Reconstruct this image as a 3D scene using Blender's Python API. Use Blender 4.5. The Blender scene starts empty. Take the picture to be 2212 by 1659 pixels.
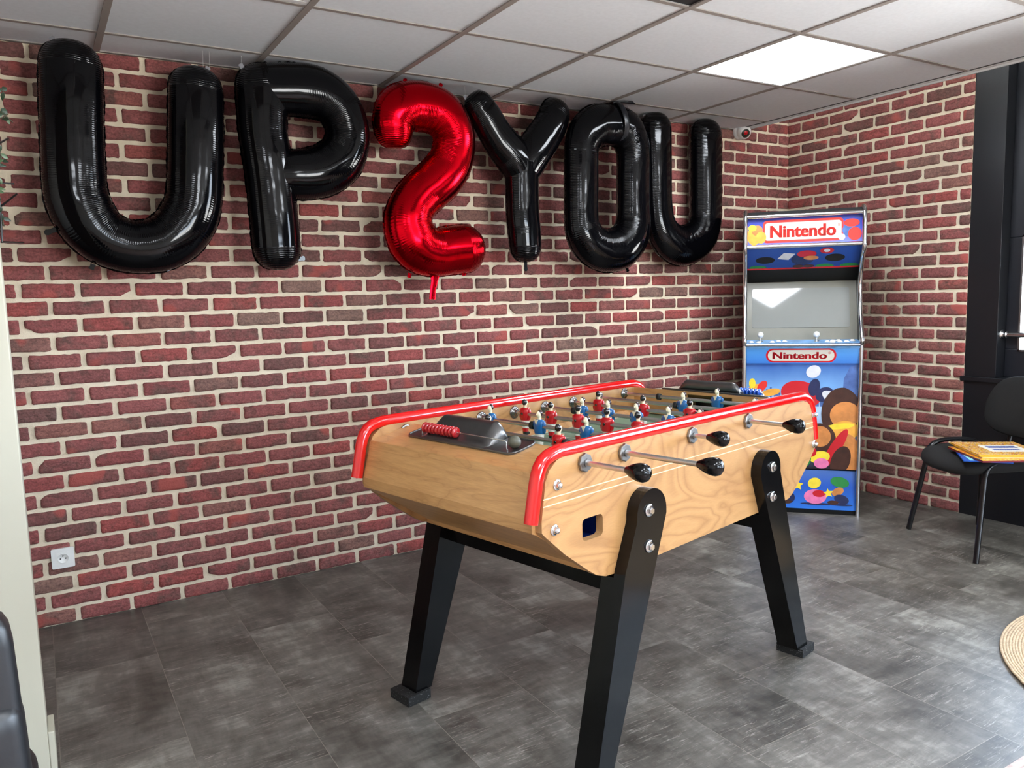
import bpy, math, random
import numpy as np
from mathutils import Vector, Matrix

PI = math.pi
SC = bpy.context.scene
COL = SC.collection

# ------------------------------------------------------------------ camera, view, sky, sun-less daylight
cam_d = bpy.data.cameras.new('camera')
cam_d.sensor_width = 36.0
cam_d.lens = 27.461
cam_d.clip_start = 0.02
cam = bpy.data.objects.new('camera', cam_d)
cam.location = (-4.3999, -3.613, 1.2971)
cam.rotation_euler = (1.457, 0.026, -0.548)
COL.objects.link(cam)
SC.camera = cam

SC.view_settings.view_transform = 'Standard'
SC.view_settings.look = 'None'
SC.view_settings.exposure = 1.62
SC.view_settings.gamma = 1.0
SC.view_settings.use_curve_mapping = False
try:
    SC.cycles.max_bounces = 8
    SC.cycles.diffuse_bounces = 4
    SC.cycles.glossy_bounces = 4
    SC.cycles.transparent_max_bounces = 8
    SC.cycles.caustics_reflective = False
    SC.cycles.caustics_refractive = False
    SC.cycles.sample_clamp_indirect = 6.0
    SC.cycles.use_denoising = True
except Exception:
    pass

world = bpy.data.worlds.new('World')
SC.world = world
world.use_nodes = True
wn = world.node_tree
wn.nodes.clear()
wo = wn.nodes.new('ShaderNodeOutputWorld')
wb = wn.nodes.new('ShaderNodeBackground')
wtc = wn.nodes.new('ShaderNodeTexCoord')
wsx = wn.nodes.new('ShaderNodeSeparateXYZ')
wr = wn.nodes.new('ShaderNodeValToRGB')
wn.links.new(wtc.outputs['Generated'], wsx.inputs[0])
wmr = wn.nodes.new('ShaderNodeMapRange')
wmr.inputs['From Min'].default_value = -0.3
wmr.inputs['From Max'].default_value = 0.6
wn.links.new(wsx.outputs['Z'], wmr.inputs[0])
wn.links.new(wmr.outputs[0], wr.inputs[0])
e = wr.color_ramp.elements
e[0].position = 0.0; e[0].color = (0.95, 0.95, 0.93, 1)
e[1].position = 1.0; e[1].color = (0.45, 0.62, 0.85, 1)
m = e.new(0.32); m.color = (0.95, 0.97, 0.97, 1)
m = e.new(0.36); m.color = (0.66, 0.76, 0.88, 1)
wb.inputs['Strength'].default_value = 10.5
wn.links.new(wr.outputs[0], wb.inputs['Color'])
wn.links.new(wb.outputs[0], wo.inputs['Surface'])

LED_STRENGTH = 10.0
HC = 2.3007            # suspended ceiling height
B6, A1 = -1.1041, -0.253   # ceiling grid origin (x of one rib, y of one rib)

def portal(name, loc, rot, sx, sy):
    l = bpy.data.lights.new(name, 'AREA')
    l.shape = 'RECTANGLE'; l.size = sx; l.size_y = sy
    l.cycles.is_portal = True
    o = bpy.data.objects.new(name, l)
    o.location = loc; o.rotation_euler = rot
    COL.objects.link(o)
# portals only guide sampling of the sky through the window openings, seen and added
portal('portal_small', (0.16, -1.88, 1.28), (0, PI/2, 0), 0.72, 0.90)
portal('portal_front', (-2.0, -7.35, 1.45), (-PI/2, 0, 0), 2.2, 1.2)
portal('portal_large', (0.16, -4.6, 1.25), (0, PI/2, 0), 2.1, 3.8)

# ------------------------------------------------------------------ helpers
def lin(c):
    return tuple(((v/255)/12.92 if v/255 <= 0.04045 else ((v/255+0.055)/1.055)**2.4) for v in c)

def new_mat(name):
    m = bpy.data.materials.new(name); m.use_nodes = True
    nt = m.node_tree
    b = nt.nodes['Principled BSDF']
    return m, nt, b

def N(nt, typ, **kw):
    n = nt.nodes.new(typ)
    for k, v in kw.items():
        if k in ('operation', 'blend_type', 'data_type', 'noise_dimensions', 'feature', 'wave_type', 'bands_direction', 'attribute_name', 'interpolation_type'):
            setattr(n, k, v)
        else:
            n.inputs[k.replace('_', ' ')].default_value = v
    return n

def mixc(nt, fac, a, b, blend='MIX'):
    n = nt.nodes.new('ShaderNodeMix'); n.data_type = 'RGBA'; n.blend_type = blend
    for sock, v in ((n.inputs[0], fac), (n.inputs[6], a), (n.inputs[7], b)):
        if hasattr(v, 'is_linked') or isinstance(v, bpy.types.NodeSocket): nt.links.new(v, sock)
        elif isinstance(v, (int, float)): sock.default_value = v
        else: sock.default_value = (*v, 1) if len(v) == 3 else v
    return n.outputs[2]

def ramp(nt, src, stops):
    r = nt.nodes.new('ShaderNodeValToRGB')
    nt.links.new(src, r.inputs[0])
    el = r.color_ramp.elements
    el[0].position = stops[0][0]; el[0].color = (*stops[0][1], 1)
    el[1].position = stops[-1][0]; el[1].color = (*stops[-1][1], 1)
    for p, c in stops[1:-1]:
        q = el.new(p); q.color = (*c, 1)
    return r.outputs[0]

def mathn(nt, op, a, b=None):
    n = nt.nodes.new('ShaderNodeMath'); n.operation = op
    for i, v in enumerate((a, b)):
        if v is None: continue
        if isinstance(v, (int, float)): n.inputs[i].default_value = v
        else: nt.links.new(v, n.inputs[i])
    return n.outputs[0]

def bump(nt, b, height, strength=0.3, dist=0.002):
    n = nt.nodes.new('ShaderNodeBump')
    n.inputs['Strength'].default_value = strength
    n.inputs['Distance'].default_value = dist
    nt.links.new(height, n.inputs['Height'])
    nt.links.new(n.outputs[0], b.inputs['Normal'])

def obj_coord(nt, scale=(1, 1, 1), rot=(0, 0, 0), loc=(0, 0, 0)):
    t = nt.nodes.new('ShaderNodeTexCoord'); mp = nt.nodes.new('ShaderNodeMapping')
    mp.inputs['Scale'].default_value = scale; mp.inputs['Rotation'].default_value = rot
    mp.inputs['Location'].default_value = loc
    nt.links.new(t.outputs['Object'], mp.inputs['Vector'])
    return mp.outputs[0]

def noise(nt, vec, scale, detail=4, rough=0.55, dist=0.0):
    n = nt.nodes.new('ShaderNodeTexNoise')
    n.inputs['Scale'].default_value = scale; n.inputs['Detail'].default_value = detail
    n.inputs['Roughness'].default_value = rough; n.inputs['Distortion'].default_value = dist
    nt.links.new(vec, n.inputs['Vector'])
    return n.outputs['Fac']

def simple(name, rgb, rough=0.5, metal=0.0, coat=0.0, var=0.06, vscale=30, bmp=0.0, spec=None):
    m, nt, b = new_mat(name)
    v = obj_coord(nt)
    n = noise(nt, v, vscale)
    c = lin(rgb)
    c1 = tuple(x*(1-var) for x in c); c2 = tuple(min(1, x*(1+var)) for x in c)
    nt.links.new(ramp(nt, n, [(0.3, c1), (0.7, c2)]), b.inputs['Base Color'])
    b.inputs['Roughness'].default_value = rough
    b.inputs['Metallic'].default_value = metal
    b.inputs['Coat Weight'].default_value = coat
    b.inputs['Coat Roughness'].default_value = 0.05
    if spec is not None: b.inputs['Specular IOR Level'].default_value = spec
    if bmp: bump(nt, b, noise(nt, v, vscale*4), bmp, 0.001)
    return m

class MB:
    """collects shapes into one mesh; mats by slot index"""
    def __init__(s): s.v = []; s.f = []; s.mi = []; s.sm = []
    def add(s, vs, fs, mi=0, smooth=False):
        o = len(s.v); s.v += [tuple(x) for x in vs]
        for f in fs: s.f.append(tuple(i+o for i in f)); s.mi.append(mi); s.sm.append(smooth)
    def box(s, lo, hi, mi=0):
        x0, y0, z0 = lo; x1, y1, z1 = hi
        vs = [(x0,y0,z0),(x1,y0,z0),(x1,y1,z0),(x0,y1,z0),(x0,y0,z1),(x1,y0,z1),(x1,y1,z1),(x0,y1,z1)]
        s.add(vs, [(0,3,2,1),(4,5,6,7),(0,1,5,4),(1,2,6,5),(2,3,7,6),(3,0,4,7)], mi)
    def hexa(s, b4, t4, mi=0):
        s.add(list(b4)+list(t4), [(0,3,2,1),(4,5,6,7),(0,1,5,4),(1,2,6,5),(2,3,7,6),(3,0,4,7)], mi)
    def prism(s, poly, axis, a, b, mi=0, smooth=False):
        """poly 2-D outline extruded along axis from a to b. axis 'x': poly=(y,z); 'y': (x,z); 'z': (x,y)"""
        def P(p, t):
            return {'x': (t, p[0], p[1]), 'y': (p[0], t, p[1]), 'z': (p[0], p[1], t)}[axis]
        n = len(poly)
        vs = [P(p, a) for p in poly]+[P(p, b) for p in poly]
        fs = [tuple(range(n)), tuple(range(2*n-1, n-1, -1))]
        s.add(vs, fs, mi)
        s.add(vs, [(i, (i+1) % n, n+(i+1) % n, n+i) for i in range(n)], mi, smooth)
    def tube(s, pts, r, seg=12, mi=0, caps=True, closed=False, sy=1.0, up=None):
        pts = [Vector(p) for p in pts]; n = len(pts)
        rr = r if isinstance(r, (list, tuple)) else [r]*n
        T = []
        for i in range(n):
            if closed: t = pts[(i+1) % n]-pts[i-1]
            else: t = pts[min(i+1, n-1)]-pts[max(i-1, 0)]
            T.append(t.normalized())
        u = Vector(up) if up else (Vector((0, 0, 1)) if abs(T[0].z) < 0.9 else Vector((1, 0, 0)))
        nrm = (u - T[0]*u.dot(T[0])).normalized()
        vs = []
        for i in range(n):
            nrm = (nrm - T[i]*nrm.dot(T[i])).normalized()
            bn = T[i].cross(nrm)
            for k in range(seg):
                a = 2*PI*k/seg
                vs.append(pts[i]+nrm*math.cos(a)*rr[i]+bn*math.sin(a)*rr[i]*sy)
        fs = []
        m = n if closed else n-1
        for i in range(m):
            j = (i+1) % n
            for k in range(seg):
                k2 = (k+1) % seg
                fs.append((i*seg+k, i*seg+k2, j*seg+k2, j*seg+k))
        s.add(vs, fs, mi, True)
        if caps and not closed:
            s.add(vs[:seg], [tuple(range(seg-1, -1, -1))], mi)
            s.add(vs[-seg:], [tuple(range(seg))], mi)
    def cyl(s, p0, p1, r, seg=20, mi=0): s.tube([p0, p1], r, seg, mi)
    def lathe(s, prof, p0, axis, seg=24, mi=0, sy=1.0, flat=False):
        """prof list of (dist along axis, radius)"""
        ax = Vector(axis).normalized(); p0 = Vector(p0)
        u = Vector((0, 0, 1)) if abs(ax.z) < 0.9 else Vector((1, 0, 0))
        a1 = (u-ax*u.dot(ax)).normalized(); a2 = ax.cross(a1)
        vs = []
        for d, r in prof:
            for k in range(seg):
                a = 2*PI*k/seg
                vs.append(p0+ax*d+a1*math.cos(a)*r+a2*math.sin(a)*r*sy)
        fs = []
        for i in range(len(prof)-1):
            for k in range(seg):
                k2 = (k+1) % seg
                fs.append((i*seg+k, i*seg+k2, (i+1)*seg+k2, (i+1)*seg+k))
        s.add(vs, fs, mi, not flat)
        if prof[0][1] > 1e-6: s.add(vs[:seg], [tuple(range(seg-1, -1, -1))], mi)
        if prof[-1][1] > 1e-6: s.add(vs[-seg:], [tuple(range(seg))], mi)
    def sphere(s, c, r, seg=20, ring=12, mi=0, sc=(1, 1, 1)):
        vs = []; fs = []
        for i in range(ring+1):
            th = PI*i/ring
            for k in range(seg):
                a = 2*PI*k/seg
                vs.append((c[0]+r*sc[0]*math.sin(th)*math.cos(a), c[1]+r*sc[1]*math.sin(th)*math.sin(a), c[2]+r*sc[2]*math.cos(th)))
        for i in range(ring):
            for k in range(seg):
                k2 = (k+1) % seg
                fs.append((i*seg+k, (i+1)*seg+k, (i+1)*seg+k2, i*seg+k2))
        s.add(vs, fs, mi, True)
    def loft(s, secs, seg=20, mi=0, power=2.0):
        """secs: (cx, cy, z, rx, ry) super-elliptic sections stacked in z"""
        vs = []
        for cx, cy, z, rx, ry in secs:
            for k in range(seg):
                a = 2*PI*k/seg; c, q = math.cos(a), math.sin(a)
                vs.append((cx+rx*math.copysign(abs(c)**(2/power), c), cy+ry*math.copysign(abs(q)**(2/power), q), z))
        n = len(secs); fs = []
        for i in range(n-1):
            for k in range(seg):
                k2 = (k+1) % seg
                fs.append((i*seg+k, i*seg+k2, (i+1)*seg+k2, (i+1)*seg+k))
        s.add(vs, fs, mi, True)
        s.add(vs[:seg], [tuple(range(seg-1, -1, -1))], mi)
        s.add(vs[-seg:], [tuple(range(seg))], mi)
    def build(s, name, mats, parent=None, bevel=0.0, bseg=2, loc=None):
        me = bpy.data.meshes.new(name)
        me.from_pydata(s.v, [], s.f)
        if not isinstance(mats, (list, tuple)): mats = [mats]
        for m in mats: me.materials.append(m)
        me.polygons.foreach_set('material_index', s.mi)
        me.polygons.foreach_set('use_smooth', s.sm)
        me.update()
        o = bpy.data.objects.new(name, me); COL.objects.link(o)
        if parent is not None: o.parent = parent
        if loc is not None: o.location = loc
        if bevel:
            b = o.modifiers.new('bevel', 'BEVEL'); b.width = bevel; b.segments = bseg
            b.limit_method = 'ANGLE'; b.angle_limit = math.radians(40)
            b.harden_normals = False
        return o

def fixn(o):
    """make normals consistent"""
    import bmesh
    bm = bmesh.new(); bm.from_mesh(o.data)
    bmesh.ops.recalc_face_normals(bm, faces=bm.faces); bm.to_mesh(o.data); bm.free()
    return o

def tag(o, label=None, cat=None, group=None, kind=None):
    if label: o['label'] = label
    if cat: o['category'] = cat
    if group: o['group'] = group
    if kind: o['kind'] = kind
    return o

def thing(name, label, cat, loc=(0, 0, 0), rz=0.0, group=None):
    o = bpy.data.objects.new(name, None); COL.objects.link(o)
    o.empty_display_size = 0.1
    o.location = loc; o.rotation_euler = (0, 0, rz)
    return tag(o, label, cat, group)

def struct(o): o['kind'] = 'structure'; return o

def rrect(x0, z0, x1, z1, r, n=5):
    pts = []
    for cx, cz, a0 in ((x1-r, z1-r, 0), (x0+r, z1-r, PI/2), (x0+r, z0+r, PI), (x1-r, z0+r, 1.5*PI)):
        for i in range(n+1):
            a = a0+PI/2*i/n
            pts.append((cx+r*math.cos(a), cz+r*math.sin(a)))
    return pts

def smooth_path(pts, n, closed=False):
    """Catmull-Rom through points of any dimension -> n samples evenly spaced"""
    P = np.array(pts, float); m = len(P)
    segs = m if closed else m-1
    out = []
    for i in range(segs):
        if closed: p0, p1, p2, p3 = P[i-1], P[i], P[(i+1) % m], P[(i+2) % m]
        else:
            p1, p2 = P[i], P[i+1]
            p0 = P[i-1] if i else 2*p1-p2
            p3 = P[i+2] if i+2 < m else 2*p2-p1
        for t in np.linspace(0, 1, 16, endpoint=False):
            out.append(0.5*((2*p1)+(-p0+p2)*t+(2*p0-5*p1+4*p2-p3)*t*t+(-p0+3*p1-3*p2+p3)*t**3))
    if not closed: out.append(P[-1])
    out = np.array(out)
    if closed: out = np.vstack([out, out[:1]])
    d = np.r_[0, np.cumsum(np.linalg.norm(np.diff(out[:, :2], axis=0), axis=1))]
    t = np.linspace(0, d[-1], n+1 if closed else n)
    res = np.stack([np.interp(t, d, out[:, k]) for k in range(out.shape[1])], 1)
    return (res[:-1], d[-1]) if closed else (res, d[-1])

# ------------------------------------------------------------------ materials
def mat_brick():
    m, nt, b = new_mat('brick_face')
    v = obj_coord(nt)
    g = nt.nodes.new('ShaderNodeNewGeometry')
    ri = g.outputs['Random Per Island']
    base = ramp(nt, ri, [(0.0, lin((122, 84, 79))), (0.2, lin((138, 84, 81))), (0.45, lin((153, 91, 88))), (0.7, lin((148, 83, 81))), (0.86, lin((166, 84, 79))), (0.93, lin((140, 110, 99))), (1.0, lin((150, 88, 84)))])
    add = nt.nodes.new('ShaderNodeVectorMath'); add.operation = 'ADD'
    nt.links.new(v, add.inputs[0])
    cmb = nt.nodes.new('ShaderNodeCombineXYZ')
    sh = mathn(nt, 'MULTIPLY', ri, 37.0)
    nt.links.new(sh, cmb.inputs[0]); nt.links.new(sh, cmb.inputs[1]); nt.links.new(sh, cmb.inputs[2])
    nt.links.new(cmb.outputs[0], add.inputs[1])
    vv = add.outputs[0]
    n1 = noise(nt, vv, 9, 4, 0.6, 0.6)
    patch = ramp(nt, n1, [(0.50, (0, 0, 0)), (0.70, (0.85, 0.85, 0.85))])
    c = mixc(nt, patch, base, lin((104, 82, 75)))
    n2 = noise(nt, vv, 120, 3, 0.7)
    sp = ramp(nt, n2, [(0.35, (0.66, 0.66, 0.66)), (0.65, (1.25, 1.25, 1.25))])
    c = mixc(nt, 0.85, c, sp, 'MULTIPLY')
    mp = nt.nodes.new('ShaderNodeMapping'); mp.inputs['Scale'].default_value = (1, 1, 2.2); mp.inputs['Rotation'].default_value = (0, .5, 0)
    nt.links.new(vv, mp.inputs['Vector'])
    n4 = noise(nt, mp.outputs[0], 26, 5, 0.7, 1.2)
    c = mixc(nt, 0.75, c, ramp(nt, n4, [(0.36, (0.60, 0.58, 0.58)), (0.5, (1, 1, 1)), (0.66, (1.22, 1.2, 1.18))]), 'MULTIPLY')
    n3 = noise(nt, vv, 5, 2, 0.5)
    hot = ramp(nt, n3, [(0.64, (0, 0, 0)), (0.68, (0.8, 0.8, 0.8))])
    c = mixc(nt, hot, c, lin((176, 88, 80)))
    nt.links.new(c, b.inputs['Base Color'])
    b.inputs['Roughness'].default_value = 0.75
    b.inputs['Specular IOR Level'].default_value = 0.3
    h = mathn(nt, 'ADD', mathn(nt, 'MULTIPLY', noise(nt, vv, 35, 5, 0.65), 1.0), mathn(nt, 'MULTIPLY', n4, 0.8))
    bump(nt, b, h, 0.9, 0.007)
    return m

def mat_mortar():
    m, nt, b = new_mat('mortar')
    v = obj_coord(nt)
    n = noise(nt, v, 14, 5, 0.6)
    nt.links.new(ramp(nt, n, [(0.3, lin((218, 203, 176))), (0.7, lin((241, 229, 203)))]), b.inputs['Base Color'])
    b.inputs['Roughness'].default_value = 0.85
    h = mathn(nt, 'ADD', noise(nt, v, 60, 5, 0.7), mathn(nt, 'MULTIPLY', noise(nt, v, 260, 2, 0.7), 0.4))
    bump(nt, b, h, 0.6, 0.004)
    return m

def mat_floor():
    m, nt, b = new_mat('vinyl_floor')
    t = nt.nodes.new('ShaderNodeTexCoord')
    sx = nt.nodes.new('ShaderNodeSeparateXYZ'); nt.links.new(t.outputs['Object'], sx.inputs[0])
    cb = nt.nodes.new('ShaderNodeCombineXYZ')
    P, L = 0.3305, 0.66
    xo = mathn(nt, 'ADD', sx.outputs['Y'], 0.861+L*20)
    yo = mathn(nt, 'ADD', sx.outputs['X'], 3.7775+P*20)
    nt.links.new(xo, cb.inputs[0]); nt.links.new(yo, cb.inputs[1])
    br = nt.nodes.new('ShaderNodeTexBrick')
    br.offset = 0.5; br.offset_frequency = 2
    nt.links.new(cb.outputs[0], br.inputs['Vector'])
    br.inputs['Color1'].default_value = (0, 0, 0, 1); br.inputs['Color2'].default_value = (1, 1, 1, 1)
    br.inputs['Mortar'].default_value = (0.5, 0.5, 0.5, 1)
    br.inputs['Scale'].default_value = 1.0; br.inputs['Mortar Size'].default_value = 0.0012
    br.inputs['Mortar Smooth'].default_value = 0.3
    br.inputs['Brick Width'].default_value = L; br.inputs['Row Height'].default_value = P
    sep = nt.nodes.new('ShaderNodeSeparateColor'); nt.links.new(br.outputs['Color'], sep.inputs[0])
    rnd = sep.outputs[0]
    off = nt.nodes.new('ShaderNodeCombineXYZ')
    s2 = mathn(nt, 'MULTIPLY', rnd, 23.0)
    for i in range(3): nt.links.new(s2, off.inputs[i])
    add = nt.nodes.new('ShaderNodeVectorMath'); add.operation = 'ADD'
    nt.links.new(t.outputs['Object'], add.inputs[0]); nt.links.new(off.outputs[0], add.inputs[1])
    v = add.outputs[0]
    def streak(sc, scl, det, r=0.6, d=0.4):
        mp = nt.nodes.new('ShaderNodeMapping'); mp.inputs['Scale'].default_value = sc
        nt.links.new(v, mp.inputs['Vector'])
        return noise(nt, mp.outputs[0], scl, det, r, d)
    cloud = streak((1, 1, 1), 3.2, 6)
    st1 = streak((1, 3.2, 1), 9, 6, 0.65)      # streaks along x
    st2 = streak((4.5, 1, 1), 7, 5, 0.65)
    mix = mathn(nt, 'ADD', mathn(nt, 'MULTIPLY', cloud, 0.55), mathn(nt, 'MULTIPLY', st1, 0.28))
    mix = mathn(nt, 'ADD', mix, mathn(nt, 'MULTIPLY', st2, 0.17))
    c = ramp(nt, mix, [(0.38, lin((62, 59, 54))), (0.46, lin((86, 82, 76))), (0.54, lin((109, 105, 98))), (0.63, lin((148, 144, 136)))])
    sc = streak((1, 9, 1), 16, 7, 0.75, 1.0)
    sc2 = mathn(nt, 'MULTIPLY', ramp(nt, sc, [(0.55, (0, 0, 0)), (0.66, (1, 1, 1))]), ramp(nt, streak((1, 1, 1), 4, 3), [(0.42, (0, 0, 0)), (0.58, (1, 1, 1))]))
    c = mixc(nt, mathn(nt, 'MULTIPLY', sc2, 0.55), c, lin((190, 184, 174)))
    dk = streak((2, 7, 1), 12, 6, 0.7, 1.2)
    c = mixc(nt, mathn(nt, 'MULTIPLY', ramp(nt, dk, [(0.6, (0, 0, 0)), (0.72, (1, 1, 1))]), 0.5), c, lin((58, 52, 50)))
    tint = ramp(nt, rnd, [(0.0, (0.93, 0.93, 0.93)), (1.0, (1.06, 1.06, 1.05))])
    c = mixc(nt, 1.0, c, tint, 'MULTIPLY')
    c = mixc(nt, mathn(nt, 'MULTIPLY', br.outputs['Fac'], 0.45), c, lin((146, 139, 126)))
    nt.links.new(c, b.inputs['Base Color'])
    rr = nt.nodes.new('ShaderNodeMapRange'); rr.inputs['To Min'].default_value = 0.34; rr.inputs['To Max'].default_value = 0.5
    nt.links.new(st1, rr.inputs[0]); nt.links.new(rr.outputs[0], b.inputs['Roughness'])
    b.inputs['Specular IOR Level'].default_value = 0.55
    hh = mathn(nt, 'SUBTRACT', mathn(nt, 'MULTIPLY', sc, 0.25), br.outputs['Fac'])
    bump(nt, b, hh, 0.25, 0.0015)
    return m

def mat_ply():
    m, nt, b = new_mat('birch_plywood')
    v = obj_coord(nt, (1.0, 1.0, 1.9), (0, .5, 0))
    n = noise(nt, v, 2.1, 3, 0.40, 0.9)
    k = mathn(nt, 'FRACT', mathn(nt, 'MULTIPLY', n, 15.0))
    lines = ramp(nt, k, [(0.0, lin((156, 112, 68))), (0.12, lin((168, 124, 78))), (0.45, lin((180, 137, 88))), (0.80, lin((175, 131, 83))), (1.0, lin((159, 116, 72)))])
    fine = noise(nt, obj_coord(nt, (3, 3, 40)), 14, 4, 0.6, 0.3)
    c = mixc(nt, 0.35, lines, ramp(nt, fine, [(0.35, (0.8, 0.76, 0.7)), (0.65, (1.1, 1.08, 1.05))]), 'MULTIPLY')
    nt.links.new(c, b.inputs['Base Color'])
    b.inputs['Roughness'].default_value = 0.38
    b.inputs['Coat Weight'].default_value = 0.35; b.inputs['Coat Roughness'].default_value = 0.18
    return m

def mat_beech():
    m, nt, b = new_mat('beech_board')
    v = obj_coord(nt, (6.0, 1.0, 6.0))
    n = noise(nt, v, 1.5, 3, 0.5, 0.6)
    k = mathn(nt, 'FRACT', mathn(nt, 'MULTIPLY', n, 9.0))
    lines = ramp(nt, k, [(0.0, lin((176, 130, 80))), (0.12, lin((188, 142, 90))), (0.6, lin((198, 152, 98))), (1.0, lin((188, 142, 90)))])
    fine = noise(nt, obj_coord(nt, (60, 4, 60)), 5, 5, 0.65, 0.2)
    c = mixc(nt, 0.5, lines, ramp(nt, fine, [(0.38, (0.80, 0.75, 0.68)), (0.62, (1.08, 1.06, 1.03))]), 'MULTIPLY')
    nt.links.new(c, b.inputs['Base Color'])
    b.inputs['Roughness'].default_value = 0.36
    b.inputs['Coat Weight'].default_value = 0.3; b.inputs['Coat Roughness'].default_value = 0.2
    return m

def mat_plyedge():
    m, nt, b = new_mat('plywood_edge')
    v = obj_coord(nt)
    sx = nt.nodes.new('ShaderNodeSeparateXYZ'); nt.links.new(v, sx.inputs[0])
    k = mathn(nt, 'FRACT', mathn(nt, 'MULTIPLY', sx.outputs['Y'], 320.0))
    nt.links.new(ramp(nt, k, [(0.0, lin((120, 84, 50))), (0.35, lin((160, 120, 78))), (0.5, lin((196, 154, 106))), (1.0, lin((190, 148, 100)))]), b.inputs['Base Color'])
    b.inputs['Roughness'].default_value = 0.5
    return m

def mat_foil(name, rgb, metal, rough, scale=1.0):
    m, nt, b = new_mat(name)
    uv = nt.nodes.new('ShaderNodeUVMap'); uv.uv_map = 'UVMap'
    s = nt.nodes.new('ShaderNodeSeparateXYZ'); nt.links.new(uv.outputs[0], s.inputs[0])
    at = nt.nodes.new('ShaderNodeAttribute'); at.attribute_name = 'crinkle'
    oc = obj_coord(nt)
    wob = noise(nt, oc, 14, 3, 0.5)
    ph = mathn(nt, 'ADD', mathn(nt, 'MULTIPLY', s.outputs['X'], 780.0), mathn(nt, 'MULTIPLY', wob, 9.0))
    w = mathn(nt, 'MULTIPLY', mathn(nt, 'SINE', ph), at.outputs['Fac'])
    big = noise(nt, oc, 7, 2, 0.5)
    h = mathn(nt, 'ADD', mathn(nt, 'MULTIPLY', w, 0.55), mathn(nt, 'MULTIPLY', big, 1.2))
    bump(nt, b, h, 0.8, 0.0024)
    v2 = noise(nt, oc, 4, 2)
    c = lin(rgb)
    nt.links.new(ramp(nt, v2, [(0.3, tuple(x*0.9 for x in c)), (0.7, tuple(min(1, x*1.08) for x in c))]), b.inputs['Base Color'])
    b.inputs['Metallic'].default_value = metal
    b.inputs['Roughness'].default_value = rough
    return m

def mat_grad(name, stops, z0, z1, rough=0.25, warp=0.0):
    m, nt, b = new_mat(name)
    v = obj_coord(nt)
    sx = nt.nodes.new('ShaderNodeSeparateXYZ'); nt.links.new(v, sx.inputs[0])
    mr = nt.nodes.new('ShaderNodeMapRange')
    mr.inputs['From Min'].default_value = z0; mr.inputs['From Max'].default_value = z1
    nt.links.new(sx.outputs['Z'], mr.inputs[0])
    f = mr.outputs[0]
    if warp: f = mathn(nt, 'ADD', f, mathn(nt, 'MULTIPLY', mathn(nt, 'SUBTRACT', noise(nt, v, 6, 3), 0.5), warp))
    nt.links.new(ramp(nt, f, [(p, lin(c)) for p, c in stops]), b.inputs['Base Color'])
    b.inputs['Roughness'].default_value = rough
    return m

def mat_emit(name, rgb, s):
    m, nt, b = new_mat(name)
    b.inputs['Base Color'].default_value = (*lin(rgb), 1)
    b.inputs['Emission Color'].default_value = (*lin(rgb), 1)
    b.inputs['Emission Strength'].default_value = s
    return m

M = {}
M['brick'] = mat_brick(); M['mortar'] = mat_mortar(); M['floor'] = mat_floor()
M['ply'] = mat_ply(); M['beech'] = mat_beech(); M['plyedge'] = mat_plyedge()
M['tile'] = simple('ceiling_tile_white', (226, 231, 236), 0.9, var=0.03, vscale=60, bmp=0.15)
M['tbar'] = simple('ceiling_bar', (150, 142, 136), 0.6, var=0.02)
M['tbar_white'] = simple('ceiling_trim_white', (225, 226, 226), 0.5, var=0.02)
M['gap'] = simple('shadow_gap', (70, 68, 66), 0.8)
M['white_wall'] = simple('cream_paint', (192, 189, 171), 0.6, var=0.015, vscale=3, bmp=0.05)
M['plaster'] = simple('pale_plaster', (228, 226, 220), 0.8, var=0.03, vscale=3)
M['black_paint'] = simple('black_satin_paint', (20, 21, 25), 0.32, var=0.1, vscale=6)
M['black_frame'] = simple('black_window_frame', (24, 26, 33), 0.4, var=0.08)
M['white_plastic'] = simple('white_plastic', (232, 232, 228), 0.3, var=0.01)
M['dark_hole'] = simple('dark_recess', (14, 13, 14), 0.7)
M['black_gloss'] = simple('black_lacquer', (7, 7, 8), 0.16, coat=0.0, var=0.1, spec=0.28)
M['black_metal'] = simple('black_powder_coat', (16, 16, 18), 0.28, var=0.1)
M['goal'] = simple('dark_goal_metal', (30, 28, 28), 0.3, 0.6)
M['black_rubber'] = simple('black_rubber', (20, 20, 20), 0.6)
M['fabric'] = simple('black_fabric', (26, 26, 26), 0.85, var=0.15, vscale=200, bmp=0.3)
M['leather'] = simple('black_leather', (20, 22, 25), 0.38, var=0.1, vscale=80, bmp=0.1)
M['chrome'] = simple('chrome', (215, 216, 218), 0.12, 1.0, var=0.02)
M['steel'] = simple('brushed_steel', (200, 200, 198), 0.30, 1.0, var=0.05, vscale=90)
M['cast'] = simple('cast_aluminium', (138, 138, 138), 0.34, 1.0, var=0.08, vscale=50)
M['bush'] = simple('worn_chrome', (126, 124, 122), 0.22, 1.0, var=0.2, vscale=120)
M['dark_alu'] = simple('grey_pressed_metal', (112, 112, 112), 0.3, 0.9, var=0.06)
M['red_rail'] = simple('red_gloss_plastic', (208, 12, 12), 0.16, coat=0.5, var=0.02)
M['red_bead'] = simple('red_bead', (176, 22, 30), 0.2, coat=0.5, var=0.03)
M['blue_bead'] = simple('blue_bead', (24, 84, 190), 0.2, coat=0.5, var=0.03)
M['green_field'] = simple('green_linoleum', (104, 134, 112), 0.45, var=0.05, vscale=8)
M['line_white'] = simple('white_line', (226, 226, 216), 0.5)
M['p_red'] = simple('player_red', (190, 14, 26), 0.22, coat=0.6, var=0.04)
M['p_blue'] = simple('player_blue', (20, 96, 158), 0.22, coat=0.6, var=0.04)
M['p_white'] = simple('player_white', (226, 224, 214), 0.3, coat=0.4)
M['p_skin'] = simple('player_skin', (232, 224, 190), 0.3, coat=0.4)
M['p_hair'] = simple('player_hair_black', (12, 12, 16), 0.1, coat=0.8)
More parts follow.
